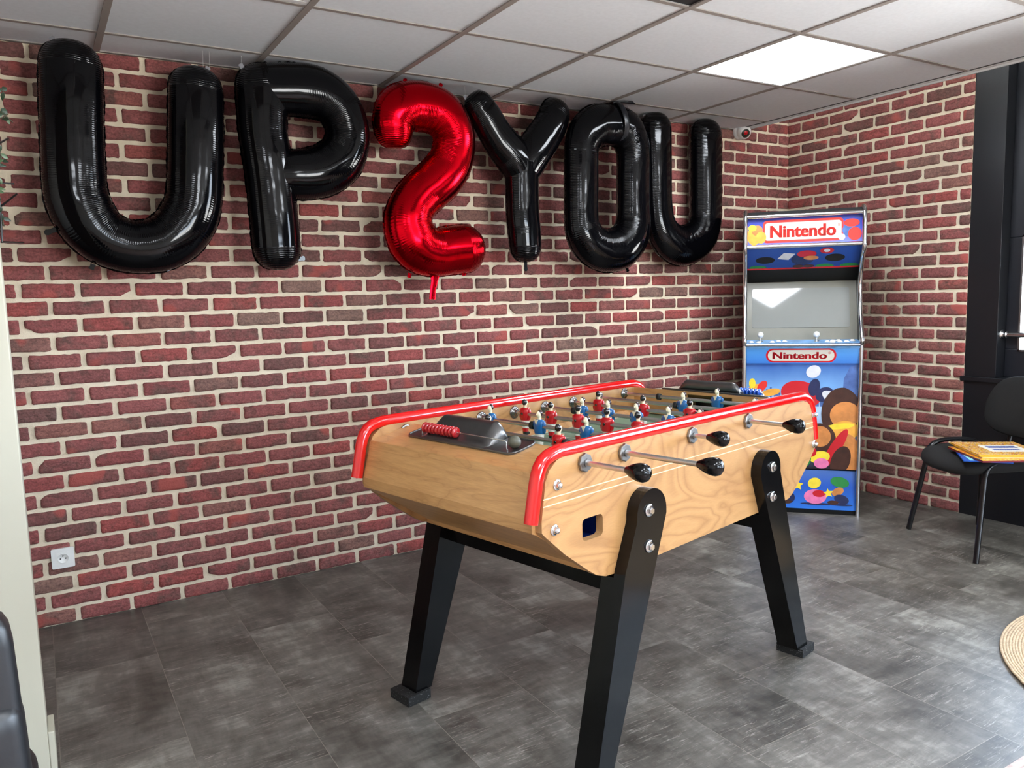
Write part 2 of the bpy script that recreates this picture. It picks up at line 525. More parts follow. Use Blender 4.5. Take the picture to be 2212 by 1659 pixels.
M['p_hair2'] = simple('player_hair_brown', (42, 16, 22), 0.1, coat=0.8)
M['ball'] = simple('dark_cork_ball', (82, 82, 70), 0.45, var=0.12, vscale=160)
M['ball_tan'] = simple('tan_cork_ball', (150, 130, 90), 0.5, var=0.1)
M['blue_tray'] = simple('blue_plastic_tray', (18, 46, 120), 0.35)
M['led'] = mat_emit('led_panel', (240, 247, 255), LED_STRENGTH)
M['foil_black'] = mat_foil('black_foil', (4, 4, 6), 0.0, 0.08)
M['foil_black'].node_tree.nodes['Principled BSDF'].inputs['Specular IOR Level'].default_value = 0.26
M['foil_red'] = mat_foil('red_foil', (200, 6, 24), 1.0, 0.16)
M['silver_foil'] = simple('silver_foil', (200, 200, 205), 0.15, 1.0)
M['thread'] = simple('clear_thread', (190, 190, 190), 0.3)
M['leaf'] = simple('green_leaf', (24, 46, 26), 0.4, var=0.35, vscale=20)
M['leaf_pale'] = simple('pale_leaf', (66, 90, 58), 0.4, var=0.2, vscale=20)
M['stem'] = simple('brown_stem', (60, 52, 36), 0.6)
M['jute'] = simple('jute', (196, 174, 144), 0.85, var=0.25, vscale=70, bmp=0.6)
M['lens_red'] = simple('red_lens', (190, 30, 36), 0.15)
M['lens_dark'] = simple('dark_lens', (52, 46, 40), 0.2)

def mat_planks():
    m, nt, b = new_mat('pinkish_wood_vinyl')
    n = noise(nt, obj_coord(nt, (1.5, 12, 1)), 7, 6, 0.65, 0.8)
    nt.links.new(ramp(nt, n, [(0.35, lin((128, 104, 92))), (0.6, lin((186, 160, 146)))]), b.inputs['Base Color'])
    b.inputs['Roughness'].default_value = 0.4
    return m
M['planks'] = mat_planks()

def mat_glass(name, rough=0.0, tint=(1, 1, 1)):
    m = bpy.data.materials.new(name); m.use_nodes = True
    nt = m.node_tree; nt.nodes.clear()
    o = nt.nodes.new('ShaderNodeOutputMaterial')
    tr = nt.nodes.new('ShaderNodeBsdfTransparent'); tr.inputs[0].default_value = (*tint, 1)
    gl = nt.nodes.new('ShaderNodeBsdfGlossy'); gl.inputs['Roughness'].default_value = rough
    fr = nt.nodes.new('ShaderNodeFresnel'); fr.inputs[0].default_value = 1.5
    mx = nt.nodes.new('ShaderNodeMixShader')
    nt.links.new(fr.outputs[0], mx.inputs[0]); nt.links.new(tr.outputs[0], mx.inputs[1]); nt.links.new(gl.outputs[0], mx.inputs[2])
    nt.links.new(mx.outputs[0], o.inputs[0])
    return m
M['glass'] = mat_glass('window_glass')

# ------------------------------------------------------------------ room shell
XL, YF, ZT = -6.6, -7.2, 2.85

def brick_wall(name, width, height, sgn, seed, even_off, pitch, row=0.07, z0=-0.005, extra=None):
    """wall in local coords: s along +X from 0 to width, bricks bulge towards -Y, z up"""
    rng = random.Random(seed)
    V = []; F = []; MI = []
    def addv(vs): V.extend(vs)
    # mortar plane with a thin body behind
    V.extend([(0,0,0),(width,0,0),(width,0,height),(0,0,height),(0,0.12,0),(width,0.12,0),(width,0.12,height),(0,0.12,height)])
    F += [(0,1,2,3),(5,4,7,6),(4,0,3,7),(1,5,6,2),(3,2,6,7),(4,5,1,0)]; MI += [1]*6
    nrow = int(height/row)+1
    dep = 0.0105
    for k in range(nrow):
        zc = z0+row*(k+0.5)
        off = even_off + (0 if k % 2 == 0 else pitch/2)
        j = math.floor((0-off)/pitch)-1
        while True:
            xa = off+j*pitch; xb = xa+pitch; j += 1
            if xa > width: break
            ja = 0.0094+rng.uniform(-.0020, .0020); jb = 0.0094+rng.uniform(-.0020, .0020)
            a, bb = max(xa+ja, 0.0), min(xb-jb, width)
            if bb-a < 0.012: continue
            h0 = zc-row/2+0.0078+rng.uniform(-.0012, .0012); h1 = zc+row/2-0.0082+rng.uniform(-.001, .001)
            h0 = max(h0, 0.001); h1 = min(h1, height)
            if h1-h0 < 0.01: continue
            pts = []
            nx = max(3, int((bb-a)/0.017)); nz = 3
            w1 = rng.uniform(-.0012, .0012); w2 = rng.uniform(-.0012, .0012); p1 = rng.uniform(0, 6); p2 = rng.uniform(0, 6)
            r = 0.0045
            def jit(q=0.0009): return rng.gauss(0, q)
            chip = rng.random() < 0.10 and bb-a > 0.12
            cc = rng.choice((0, 1, 2, 3)) if chip else -1
            for i in range(nx+1):   # bottom edge
                t = i/nx; pts.append([a+r+(bb-a-2*r)*t, h0+w1*math.sin(p1+5*t)+jit()])
            for i in range(nz+1):
                t = i/nz; pts.append([bb+jit(), h0+r+(h1-h0-2*r)*t])
            for i in range(nx+1):
                t = i/nx; pts.append([bb-r-(bb-a-2*r)*t, h1+w2*math.sin(p2+5*t)+jit()])
            for i in range(nz+1):
                t = i/nz; pts.append([a+jit(), h1-r-(h1-h0-2*r)*t])
            if chip:
                cx = a if cc in (0, 3) else bb; cz = h0 if cc < 2 else h1
                cw = rng.uniform(.025, .05); ch = rng.uniform(.012, .028)
                for p in pts:
                    dx = abs(p[0]-cx)/cw; dz = abs(p[1]-cz)/ch
                    if dx+dz < 1:
                        q = 1-(dx+dz)
                        p[0] += (cw*q*0.5)*(1 if cx == a else -1)
                        p[1] += (ch*q*0.55)*(1 if cz == h0 else -1)
            n = len(pts); o = len(V)
            cx = (a+bb)/2; cz = (h0+h1)/2
            def inset(p, d):
                x = p[0]+max(-d, min(d, (cx-p[0])))*1.0 if abs(cx-p[0]) > d else cx
                # shrink towards centre
                sx = (p[0]-cx)*(1-2*d/(bb-a)); sz = (p[1]-cz)*(1-2*d/(h1-h0))
                return cx+sx, cz+sz
            for p in pts: V.append((p[0], 0.0, p[1]))
            for p in pts:
                q = inset(p, 0.0008); V.append((q[0], -dep*0.62, q[1]))
            for p in pts:
                q = inset(p, 0.0035); V.append((q[0], -dep+rng.uniform(-.0006, .0006), q[1]))
            for p in pts:
                q = inset(p, 0.014 if h1-h0 > 0.04 else 0.004); V.append((q[0], -dep-0.0008+rng.uniform(-.0006, .0006), q[1]))
            for rgn in range(3):
                for i in range(n):
                    i2 = (i+1) % n
                    F.append((o+rgn*n+i, o+rgn*n+i2, o+(rgn+1)*n+i2, o+(rgn+1)*n+i)); MI.append(0)
            F.append(tuple(o+3*n+i for i in range(n))); MI.append(0)
    me = bpy.data.meshes.new(name); me.from_pydata(V, [], F)
    me.materials.append(M['brick']); me.materials.append(M['mortar'])
    me.polygons.foreach_set('material_index', MI)
    sm = [mi == 0 for mi in MI]; me.polygons.foreach_set('use_smooth', sm)
    me.update()
    ob = bpy.data.objects.new(name, me); COL.objects.link(ob)
    return struct(ob)

wbk = brick_wall('wall_back', 6.6, 2.8, 1, 5, (6.6-0.103) % 0.2019, 0.2019)
wbk.location = (-6.6, 0, 0)
# right brick wall: s runs from the back corner towards the camera; wall faces -X
wrt = brick_wall('wall_right', 1.2200, 2.8, 1, 9, 0.84 % 0.2095, 0.2095)
wrt.rotation_euler = (0, 0, -PI/2); wrt.location = (0, 0, 0)

fl = MB(); fl.box((XL, -2.605, -0.1), (0.2, 0.15, 0.0)); struct(fl.build('floor', M['floor']))
fl = MB(); fl.box((XL, YF, -0.1), (0.2, -2.605, 0.0)); struct(fl.build('floor_planks', M['planks']))

def wallbox(name, lo, hi, mat): 
    q = MB(); q.box(lo, hi); return struct(q.build(name, mat))
wallbox('wall_left', (XL-0.12, YF, 0), (XL, 0.12, ZT), M['plaster'])
q = MB()     # wall behind the camera; its window opening is added for frontal fill
q.box((XL-0.12, YF-0.12, 0), (-3.1, YF, ZT)); q.box((-0.9, YF-0.12, 0), (0.3, YF, ZT)); q.box((-3.1, YF-0.12, 0), (-0.9, YF, .85)); q.box((-3.1, YF-0.12, 2.05), (-0.9, YF, ZT))
struct(q.build('wall_front', M['plaster']))
q = MB()
for xx in (-3.1, -2.02, -.95): q.box((xx, YF-.09, .85), (xx+.05, YF-.04, 2.05))
q.box((-3.1, YF-.09, .85), (-.9, YF-.04, .90)); q.box((-3.1, YF-.09, 2.0), (-.9, YF-.04, 2.05))
w3 = struct(q.build('window_3', M['black_frame']))  # unseen window, added to light the back wall and ceiling
q = MB(); q.box((-3.05, YF-.07, .90), (-.95, YF-.064, 2.0)); q.build('pane', M['glass'], w3)

# right side beyond the bricks: black panelling, sill and windows
q = MB()
q.box((0.0, -6.9, 0.0), (0.12, -1.221, 0.757)); struct(q.build('wall_window_side', M['black_paint']))
q = MB()
q.box((-0.018, -6.9, 0.757), (0.12, -1.206, 0.783)); struct(q.build('trim_1', M['black_paint'], bevel=0.003))
q = MB()
q.box((0.0, -1.387, 0.783), (0.12, -1.221, 2.8)); struct(q.build('trim_2', M['black_paint'], bevel=0.002))
q = MB()   # pillar between the two windows, and the end piece and strip above
q.box((0.0, -2.65, 0.783), (0.12, -2.35, 2.8)); q.box((0.0, YF, 0.0), (0.12, -6.55, 2.8)); q.box((0.0, -6.55, 2.32), (0.12, -2.65, 2.8))
struct(q.build('trim_3', M['black_paint']))
# window 1 (its near end shows at the right border)
q = MB()
X0, X1 = 0.085, 0.12
q.box((X0, -2.35, 1.53), (X1, -1.387, 2.8)); q.box((X0, -2.35, 0.783), (X1, -1.387, 0.935))
q.box((X0, -1.452, 0.935), (X1, -1.387, 1.53)); q.box((X0, -2.35, 0.935), (X1, -2.30, 1.53))
w1 = struct(q.build('window_1', M['black_frame'], bevel=0.003))
q = MB()
g = 0.008
q.box((X0-0.006, -1.462, 0.925), (X0+0.01, -1.452, 1.54)); q.box((X0-0.006, -2.30, 0.925), (X0+0.01, -1.452, 0.935)); q.box((X0-0.006, -2.30, 1.53), (X0+0.01, -1.452, 1.54))
q.build('glazing_bead', M['cast'], w1)
q = MB(); q.box((0.100, -2.30, 0.935), (0.106, -1.462, 1.53)); q.build('pane', M['glass'], w1)
# window 2, unseen, guessed and added to carry the room's main daylight
q = MB()
q.box((X0, -6.55, 0.0+0.783), (X1, -6.50, 2.32)); q.box((X0, -2.70, 0.783), (X1, -2.65, 2.32)); q.box((X0, -6.55, 2.27), (X1, -2.65, 2.32)); q.box((X0, -6.55, 0.783), (X1, -2.65, 0.83))
for yy in (-3.65, -4.6, -5.55): q.box((X0, yy-0.03, 0.783), (X1, yy+0.03, 2.32))
w2 = struct(q.build('window_2', M['black_frame'], bevel=0.003))
q = MB(); q.box((0.100, -6.50, 0.83), (0.106, -2.70, 2.27)); q.build('pane', M['glass'], w2)
# slab over the gap beside the suspended ceiling
wallbox('ceiling_slab', (XL, YF, ZT-0.05), (0.12, 0.12, ZT+0.1), M['plaster'])

# suspended ceiling: tiles are one mesh (pattern), ribs another
XS = [B6-0.6*i for i in range(10)]; XS = sorted([x for x in XS if x > XL])
YS = [A1-0.6*i for i in range(12)]
XE, YE = -0.46, 0.0
xs = [XL]+XS+[XE-0.045]; ys = sorted([y for y in YS if y > YF]+[YF])+[YE]
led_cells = {(B6-0.6, A1-1.2)}
B = lambda k: B6-0.6*(6-k)
A = lambda k: A1-0.6*(k-1)
added_leds = [(B(0), A(7), 'square LED ceiling panel right above the camera, out of view'), (B(2), A(7), 'square LED ceiling panel left of centre, out of view behind the camera'), (B(5), A(7), 'square LED ceiling panel near the windows, out of view'), (B(2), A(10), 'square LED ceiling panel by the front wall left of centre, out of view'), (B(5), A(10), 'square LED ceiling panel by the front wall near the windows, out of view')]   # unseen panels, added to brighten the room
led_all = [(B(5), A(3))]+added_leds
black_cell = (B(3), A(4)); vent_cell = (B(1), A(3))
def same(c, x, y): return abs(c[0]-x) < 1e-3 and abs(c[1]-y) < 1e-3
q = MB()
for i in range(len(xs)-1):
    for j in range(len(ys)-1):
        x0, x1, y0, y1 = xs[i], xs[i+1], ys[j], ys[j+1]
        if any(same(c, x0, y0) for c in led_all+[black_cell, vent_cell]): continue
        q.box((x0, y0, HC+0.003), (x1, y1, HC+0.02))
struct(q.build('ceiling', M['tile']))
q = MB()
w = 0.012
for x in XS: q.box((x-w, YF, HC-0.0015), (x+w, 0, HC+0.004))
for y in ys[1:-1]: q.box((XL, y-w*0.85, HC-0.001), (XE-0.04, y+w*0.85, HC+0.0035))
q.box((XL, -0.018, HC-0.002), (XE, 0, HC+0.004))
struct(q.build('trim_4', M['tbar']))
q = MB()
q.box((XE-0.034, YF, HC-0.002), (XE, 0, HC+0.03)); q.box((XE-0.010, YF, HC-0.010), (XE, 0, HC+0.002))
struct(q.build('trim_5', M['tbar_white']))
q = MB(); q.box((XE-0.046, YF, HC+0.001), (XE-0.034, 0, HC+0.01)); struct(q.build('trim_6', M['gap']))  # dark strip, colour stands in for the shadow line beside the trim

def led(cx, cy, label, group=None):
    t = thing('ceiling_light', label, 'ceiling light', (cx+0.3, cy+0.3, HC), 0, group)
    f = MB()
    for lo, hi in (((-.288, -.288, 0.0005), (.288, -.280, .012)), ((-.288, .280, 0.0005), (.288, .288, .012)), ((-.288, -.28, 0.0005), (-.280, .28, .012)), ((.280, -.28, 0.0005), (.288, .28, .012))): f.box(lo, hi)
    f.build('frame', M['tbar_white'], t)
    d = MB(); d.box((-.28, -.28, 0.003), (.28, .28, .010)); d.build('diffuser', M['led'], t)
led(B(5), A(3), 'square white LED panel glowing in the ceiling grid above the arcade side')
for c in added_leds: led(c[0], c[1], c[2], 'LED panels out of view')

q = MB(); q.box((-.288, -.288, 0.004), (.288, .288, .012))
tl = q.build('ceiling_tile', M['dark_hole'], loc=(black_cell[0]+.3, black_cell[1]+.3, HC)); tag(tl, 'black square ceiling tile cut by the top edge of the photo', 'ceiling tile')
t = thing('ceiling_vent', 'recessed framed ceiling vent at the top edge above the P balloon', 'vent', (vent_cell[0]+.3, vent_cell[1]+.3, HC))
f = MB()
for lo, hi in (((-.288, -.288, 0), (.288, -.262, .014)), ((-.288, .262, 0), (.288, .288, .014)), ((-.288, -.262, 0), (-.262, .262, .014)), ((.262, -.262, 0), (.288, .262, .014))): f.box(lo, hi)
f.build('frame', M['tbar_white'], t, bevel=0.002)
f = MB()
for k in range(10): f.box((-.262, -.25+k*.052, .010), (.262, -.225+k*.052, .016))
f.build('louvre', M['tbar'], t)
f = MB(); f.box((-.262, -.262, .03), (.262, .262, .034)); f.build('backing', M['dark_hole'], t)

# partition at the left edge
q = MB(); q.box((-5.5, -1.17, 0.0), (-4.4618, -1.06, HC)); struct(q.build('wall_partition', M['white_wall'], bevel=0.003))
q = MB(); q.box((-4.4618, -1.171, 0.0), (-4.4455, -1.06, 0.118)); struct(q.build('baseboard_partition', M['white_wall'], bevel=0.003))

# ------------------------------------------------------------------ foil balloons
def balloon(name, paths, label, ycen, mat, depth=0.86, knots=(), tabs=(), seed=1):
    rng = random.Random(seed)
    V = []; F = []; UV = []; CR = []
    SEG = 44
    for pth, closed, cap0, cap1 in paths:
        P, L = smooth_path(pth, max(30, int(sum(math.dist(pth[i][:2], pth[i+1][:2]) for i in range(len(pth)-1))/0.0055)), closed)
        n = len(P)
        st = []      # (x, z, r, s)
        if cap0 and not closed:
            d = P[0, :2]-P[1, :2]; d /= np.linalg.norm(d)
            for a in np.linspace(PI/2*0.985, 0.1, 12):
                st.append((*(P[0, :2]+d*P[0, 2]*math.sin(a)*0.98), P[0, 2]*max(0.02, math.cos(a))**0.8, -P[0, 2]*math.sin(a), *(-d)))
        ds = L/n
        for i in range(n):
            if closed: tv = P[(i+1) % n, :2]-P[i-1, :2]
            else: tv = P[min(i+1, n-1), :2]-P[max(i-1, 0), :2]
            tv = tv/np.linalg.norm(tv)
            st.append((P[i, 0], P[i, 1], P[i, 2], i*ds, *tv))
        if cap1 and not closed:
            d = P[-1, :2]-P[-2, :2]; d /= np.linalg.norm(d)
            for a in np.linspace(0.1, PI/2*0.985, 12):
                st.append((*(P[-1, :2]+d*P[-1, 2]*math.sin(a)*0.98), P[-1, 2]*max(0.02, math.cos(a))**0.8, L+P[-1, 2]*math.sin(a), *d))
        m = len(st)
        # curvature (signed)
        ang = [math.atan2(s[5], s[4]) for s in st]
        cur = []
        for i in range(m):
            a0 = ang[(i-4) % m if closed else max(i-4, 0)]; a1 = ang[(i+4) % m if closed else min(i+4, m-1)]
            da = (a1-a0+PI) % (2*PI)-PI
            cur.append(da/(8*0.0055))
        # creases at intervals where the path bends
        cre = []
        s0 = 0.03
        while s0 < L:
            cre.append((s0, rng.uniform(0.6, 1.0))); s0 += rng.uniform(.035, .065)
        o = len(V)
        ring_r = []
        for i, (x, z, r, s, tx, tz) in enumerate(st):
            nx, nz = -tz, tx         # left normal in plane
            k = max(-1, min(1, cur[i]*0.11))   # >0 bends towards left normal
            capf = 1.0 if 0 <= s <= L else 0.0
            for j in range(SEG):
                a = 2*PI*j/SEG
                ca, sa = math.cos(a), math.sin(a)
                inner = max(0.0, ca*math.copysign(1, k))*abs(k)
                seamd = 1-abs(sa)        # 1 at the seam line
                rad = 1.0
                for sc, am in cre:
                    dd = (s-sc)/0.006
                    if abs(dd) < 3: rad -= 0.045*am*(inner*1.3+0.10*seamd**2)*math.exp(-dd*dd)*capf
                rr = r*rad
                # slight pointed seam
                flat = 1.0+0.05*abs(ca)**10
                yy = depth*rr*math.copysign(abs(sa)**0.92, sa)
                V.append((x+nx*ca*rr*flat, yy, z+nz*ca*rr*flat))
                UV.append((s, a/(2*PI)))
                edge = abs(ca)**6
                mid = math.exp(-((abs(a-PI/2 if sa > 0 else a-1.5*PI)-0.75)/0.35)**2)
                CR.append(min(1.0, inner*1.2+0.35*edge+0.15*abs(k)*mid) if capf else 0.9*edge+0.4)
        mm = m if closed else m-1
        for i in range(mm):
            i2 = (i+1) % m
            for j in range(SEG):
                j2 = (j+1) % SEG
                F.append((o+i*SEG+j, o+i*SEG+j2, o+i2*SEG+j2, o+i2*SEG+j))
        if not closed:
            F.append(tuple(o+j for j in range(SEG-1, -1, -1))); F.append(tuple(o+(m-1)*SEG+j for j in range(SEG)))
        # crinkled seam flange: thin wavy strip at ca=+-1 on both sides
        for sd in (1, -1):
            of = len(V)
            for i, (x, z, r, s, tx, tz) in enumerate(st):
                nx, nz = -tz*sd, tx*sd
                wv = 0.0022*math.sin(s*330+sd)+0.0015*math.sin(s*131)
                e0 = r*0.99; e1 = r*1.045+0.0040+0.0009*math.sin(s*210+sd*2)+0.0012*math.sin(s*57+sd)
                if r < 0.02: e1 = r
                for (ee, yy) in ((e0, 0.0018), (e1, wv), (e0, -0.0018)):
                    V.append((x+nx*ee, yy, z+nz*ee)); UV.append((s, 0)); CR.append(0.6)
            for i in range(mm):
                i2 = (i+1) % m
                F.append((of+i*3, of+i*3+1, of+i2*3+1, of+i2*3)); F.append((of+i*3+1, of+i*3+2, of+i2*3+2, of+i2*3+1))
    me = bpy.data.meshes.new(name); me.from_pydata(V, [], F); me.materials.append(mat)
    me.polygons.foreach_set('use_smooth', [True]*len(F))
    uvl = me.uv_layers.new(name='UVMap')
    li = np.zeros(len(me.loops), int); me.loops.foreach_get('vertex_index', li)
    uva = np.array(UV)[li].ravel(); uvl.data.foreach_set('uv', uva)
    at = me.attributes.new('crinkle', 'FLOAT', 'POINT'); at.data.foreach_set('value', CR)
    me.update()
    ob = bpy.data.objects.new(name, me); COL.objects.link(ob); ob.location = (0, ycen, 0)
    fixn(ob)
    tag(ob, label, 'balloon')
    for (x, z, ln, an) in tabs:       # small hanging tabs with a hole
        tb = MB()
        c, s_ = math.cos(an), math.sin(an)
        base = [(-.010, 0), (-.008, ln*.5), (-.011, ln*.8), (-.006, ln), (.006, ln), (.011, ln*.8), (.008, ln*.5), (.010, 0)]
        poly = [(x+p[0]*c-p[1]*s_, z+p[0]*s_+p[1]*c) for p in base]
        tb.prism(poly, 'y', -.0012, .0012)
        tb.build('hanging_tab', M['silver_foil'] if (mat.name == 'black_foil' and z > 2.2) else mat, ob)
    for (x, z) in knots:              # clear threads up to the ceiling
        th = MB(); th.cyl((x, 0, z), (x+.004, 0.01, HC+.001), 0.0007, 6); th.build('thread', M['thread'], ob)
    return ob

U1 = [(-4.208, 2.178, 0.1), (-4.214, 2.075, 0.102), (-4.221, 1.955, 0.101), (-4.229, 1.753, 0.103), (-4.219, 1.678, 0.106), (-4.194, 1.614, 0.105), (-4.149, 1.56, 0.101), (-4.087, 1.53, 0.098), (-4.023, 1.521, 0.098), (-3.948, 1.534, 0.102), (-3.884, 1.575, 0.106), (-3.835, 1.641, 0.106), (-3.808, 1.723, 0.102), (-3.795, 1.847, 0.101), (-3.784, 1.992, 0.101), (-3.774, 2.138, 0.099)]
Ps = [(-3.514, 2.171, 0.102), (-3.518, 2.014, 0.097), (-3.509, 1.902, 0.097), (-3.501, 1.789, 0.096), (-3.493, 1.636, 0.098), (-3.49, 1.523, 0.098)]
Pb = [(-3.51, 2.174, 0.101), (-3.406, 2.185, 0.104), (-3.311, 2.188, 0.108), (-3.243, 2.173, 0.104), (-3.191, 2.136, 0.099), (-3.159, 2.08, 0.097), (-3.149, 2.014, 0.096), (-3.165, 1.953, 0.099), (-3.204, 1.899, 0.104), (-3.264, 1.86, 0.105), (-3.33, 1.84, 0.104), (-3.403, 1.832, 0.099), (-3.474, 1.828, 0.085)]
T2 = [(-2.935, 2.06, 0.089), (-2.934, 2.093, 0.093), (-2.911, 2.137, 0.103), (-2.862, 2.166, 0.105), (-2.795, 2.175, 0.107), (-2.716, 2.163, 0.107), (-2.659, 2.124, 0.105), (-2.628, 2.065, 0.102), (-2.626, 2.004, 0.102), (-2.652, 1.923, 0.104), (-2.697, 1.865, 0.107), (-2.753, 1.814, 0.106), (-2.809, 1.771, 0.105), (-2.853, 1.721, 0.107), (-2.875, 1.67, 0.113), (-2.879, 1.622, 0.116), (-2.856, 1.561, 0.121), (-2.812, 1.521, 0.115), (-2.743, 1.507, 0.109), (-2.672, 1.515, 0.11), (-2.595, 1.524, 0.112)]
Yl = [(-2.475, 2.204, 0.076), (-2.441, 2.161, 0.08), (-2.397, 2.098, 0.083), (-2.348, 2.038, 0.09), (-2.29, 1.978, 0.094), (-2.239, 1.908, 0.087)]
Yr = [(-2.036, 2.208, 0.083), (-2.052, 2.171, 0.086), (-2.081, 2.124, 0.089), (-2.128, 2.062, 0.093), (-2.184, 1.992, 0.096), (-2.239, 1.908, 0.087)]
Ysm = [(-2.238, 1.959, 0.093), (-2.241, 1.842, 0.087), (-2.241, 1.695, 0.087), (-2.234, 1.621, 0.087), (-2.23, 1.543, 0.085)]
OO = [(-1.899, 2.02, 0.093), (-1.903, 1.867, 0.094), (-1.906, 1.691, 0.094), (-1.893, 1.62, 0.101), (-1.857, 1.564, 0.106), (-1.794, 1.528, 0.109), (-1.724, 1.519, 0.11), (-1.643, 1.537, 0.112), (-1.585, 1.589, 0.109), (-1.558, 1.657, 0.103), (-1.553, 1.738, 0.096), (-1.552, 1.884, 0.095), (-1.55, 2.03, 0.095), (-1.565, 2.101, 0.099), (-1.603, 2.156, 0.104), (-1.663, 2.177, 0.103), (-1.727, 2.177, 0.103), (-1.801, 2.165, 0.104), (-1.86, 2.124, 0.102), (-1.889, 2.073, 0.096)]
U2 = [(-1.284, 2.212, 0.097), (-1.282, 2.103, 0.096), (-1.279, 1.95, 0.094), (-1.272, 1.796, 0.091), (-1.256, 1.695, 0.095), (-1.22, 1.626, 0.103), (-1.161, 1.579, 0.11), (-1.09, 1.559, 0.113), (-1.008, 1.573, 0.113), (-0.935, 1.619, 0.111), (-0.896, 1.689, 0.105), (-0.888, 1.786, 0.105), (-0.889, 1.972, 0.105), (-0.89, 2.092, 0.106), (-0.892, 2.205, 0.104)]
YB = -0.2
FB, FR = M['foil_black'], M['foil_red']
balloon('letter_balloon', [(U1, False, True, True)], 'large black foil letter U balloon, first on the left under the ceiling', YB, FB,
        tabs=[(-4.30, 1.585, .045, PI*.62), (-4.19, 1.455, .022, PI*.85), (-3.93, 1.445, .018, PI*1.1), (-4.255, 2.262, .02, .5), (-3.73, 2.22, .022, -.5)], knots=[(-3.715, 2.235), (-3.74, 2.23)], seed=2)
balloon('letter_balloon', [(Ps, False, True, True), (Pb, False, True, True)], 'black foil letter P balloon beside the red 2', YB, FB,
        tabs=[(-3.40, 1.475, .03, -PI*.45), (-3.585, 2.25, .02, .5), (-3.19, 2.235, .024, -.7)], knots=[(-3.59, 2.262)], seed=3)
balloon('number_balloon', [(T2, False, True, True)], 'shiny red foil number 2 balloon', YB-.01, FR,
        tabs=[(-2.86, 2.262, .03, .25), (-2.69, 2.258, .034, -.2), (-2.88, 1.41, .022, PI*.9), (-2.60, 1.42, .026, PI*1.1)], seed=4)
balloon('letter_balloon', [(Yl, False, True, False), (Yr, False, True, False), (Ysm, False, False, True)], 'black foil letter Y balloon right of the red 2', YB, FB,
        tabs=[(-2.23, 1.465, .05, PI), (-2.545, 2.235, .02, .6), (-1.965, 2.245, .018, -.6)], knots=[(-2.55, 2.25), (-1.96, 2.255)], seed=5)
ob = balloon('letter_balloon', [(OO, True, False, False)], 'black foil letter O balloon with a ribbon looped over its top', YB-.045, FB,
        tabs=[(-1.79, 2.262, .022, .3), (-1.60, 2.268, .022, -.4), (-1.78, 1.425, .02, PI*.9), (-1.60, 1.425, .02, PI*1.1)], seed=6)
# ribbon around the O
rb = MB()
ring = []
for k in range(26):
    a = 2*PI*k/26
    ring.append((-1.675+0.012*math.sin(a*2), math.cos(a)*0.098, 2.188+math.sin(a)*0.110))
rb.tube(ring, 0.003, 8, closed=True, sy=5.5, up=(0, -1, 0))
rb.tube([(-1.70, -.01, 2.288), (-1.66, -.03, 2.296), (-1.60, -.05, 2.294), (-1.575, -.05, 2.288)], [.010, .006, .006, .002], 8, sy=2.5)
rb.build('ribbon', M['black_paint'], ob)
balloon('letter_balloon', [(U2, False, True, True)], 'smaller black foil letter U balloon, last on the right near the security camera', YB+.075, FB,
        tabs=[(-1.45, 1.60, .035, PI*.55), (-1.36, 2.268, .022, .2)], knots=[(-1.365, 2.28)], seed=7)
# tail of the 2
num = [o for o in COL.objects if o.name.startswith('number_balloon')][0]
tq = MB(); tq.tube([(-2.75, 0, 1.425), (-2.755, 0, 1.37), (-2.765, 0, 1.33), (-2.77, 0, 1.285)], [.034, .017, .015, .016], 14, sy=0.12, up=(1, 0, 0)); tq.build('inflation_tail', FR, num)

# ------------------------------------------------------------------ foosball table
YAW = math.radians(12.685)
uv_ = (math.cos(YAW), math.sin(YAW)); vv_ = (-math.sin(YAW), math.cos(YAW))
UC, VC = -3.085, -1.3183+0.376
table = thing('foosball_table', 'wooden foosball table with red rails and black splayed legs in the middle of the room', 'foosball table',
              (UC*uv_[0]+VC*vv_[0], UC*uv_[1]+VC*vv_[1], 0), YAW)
HW = 0.376            # outer half width
IW = 0.354            # inner half width
ZR = 0.8828
RODS = [-0.569+0.1574*k for k in range(8)]

prof = [(-.712, .728), (-.644, .668), (-.560, .606), (-.525, .583), (-.490, .571), (-.45, .568), (.45, .570), (.505, .574), (.535, .588), (.583, .622), (.650, .675), (.706, .727), (.706, .765), (.684, .865), (.668, .893), (.640, .910), (.60, .915), (-.62, .915), (-.665, .905), (-.692, .885), (-.706, .860), (-.722, .765), (-.722, .738)]
def side_panel(sgn):
    import bmesh
    y0, y1 = (-HW, -IW) if sgn < 0 else (IW, HW)
    q = MB()
    if sgn < 0:
        # outline with the rounded ball-return hole cut out, built by bridging
        import mathutils
        hole = rrect(-.578, .683, -.499, .740, .012, 4)
        from mathutils.geometry import tessellate_polygon
        allp = [Vector((a, b, 0)) for a, b in prof]; hp = [Vector((a, b, 0)) for a, b in hole]
        tris = tessellate_polygon([allp, hp])
        pts = prof+hole
        n = len(prof); h = len(hole)
        q.add([(a, y0, b) for a, b in pts], [tuple(t_) for t_ in tris], 0)
        q.add([(a, y1, b) for a, b in pts], [tuple(reversed(t_)) for t_ in tris], 0)
        q.add([(a, y0, b) for a, b in prof]+[(a, y1, b) for a, b in prof], [(i, (i+1) % n, n+(i+1) % n, n+i) for i in range(n)], 1)
        q.add([(a, y0, b) for a, b in hole]+[(a, y1, b) for a, b in hole], [(i, (i+1) % h, h+(i+1) % h, h+i) for i in range(h)], 1)
    else:
        q.prism(prof, 'y', y0, y1, 0)
    # two routed grooves as thin pale lines
    if sgn < 0:
        for z in (.8175, .800):
            q.box((-.716, y0-.0006, z-.0012), (.694, y0+.001, z+.0012), 2)
    o = q.build('side_panel', [M['ply'], M['plyedge'], M['line_groove']], table)
    return fixn(o)
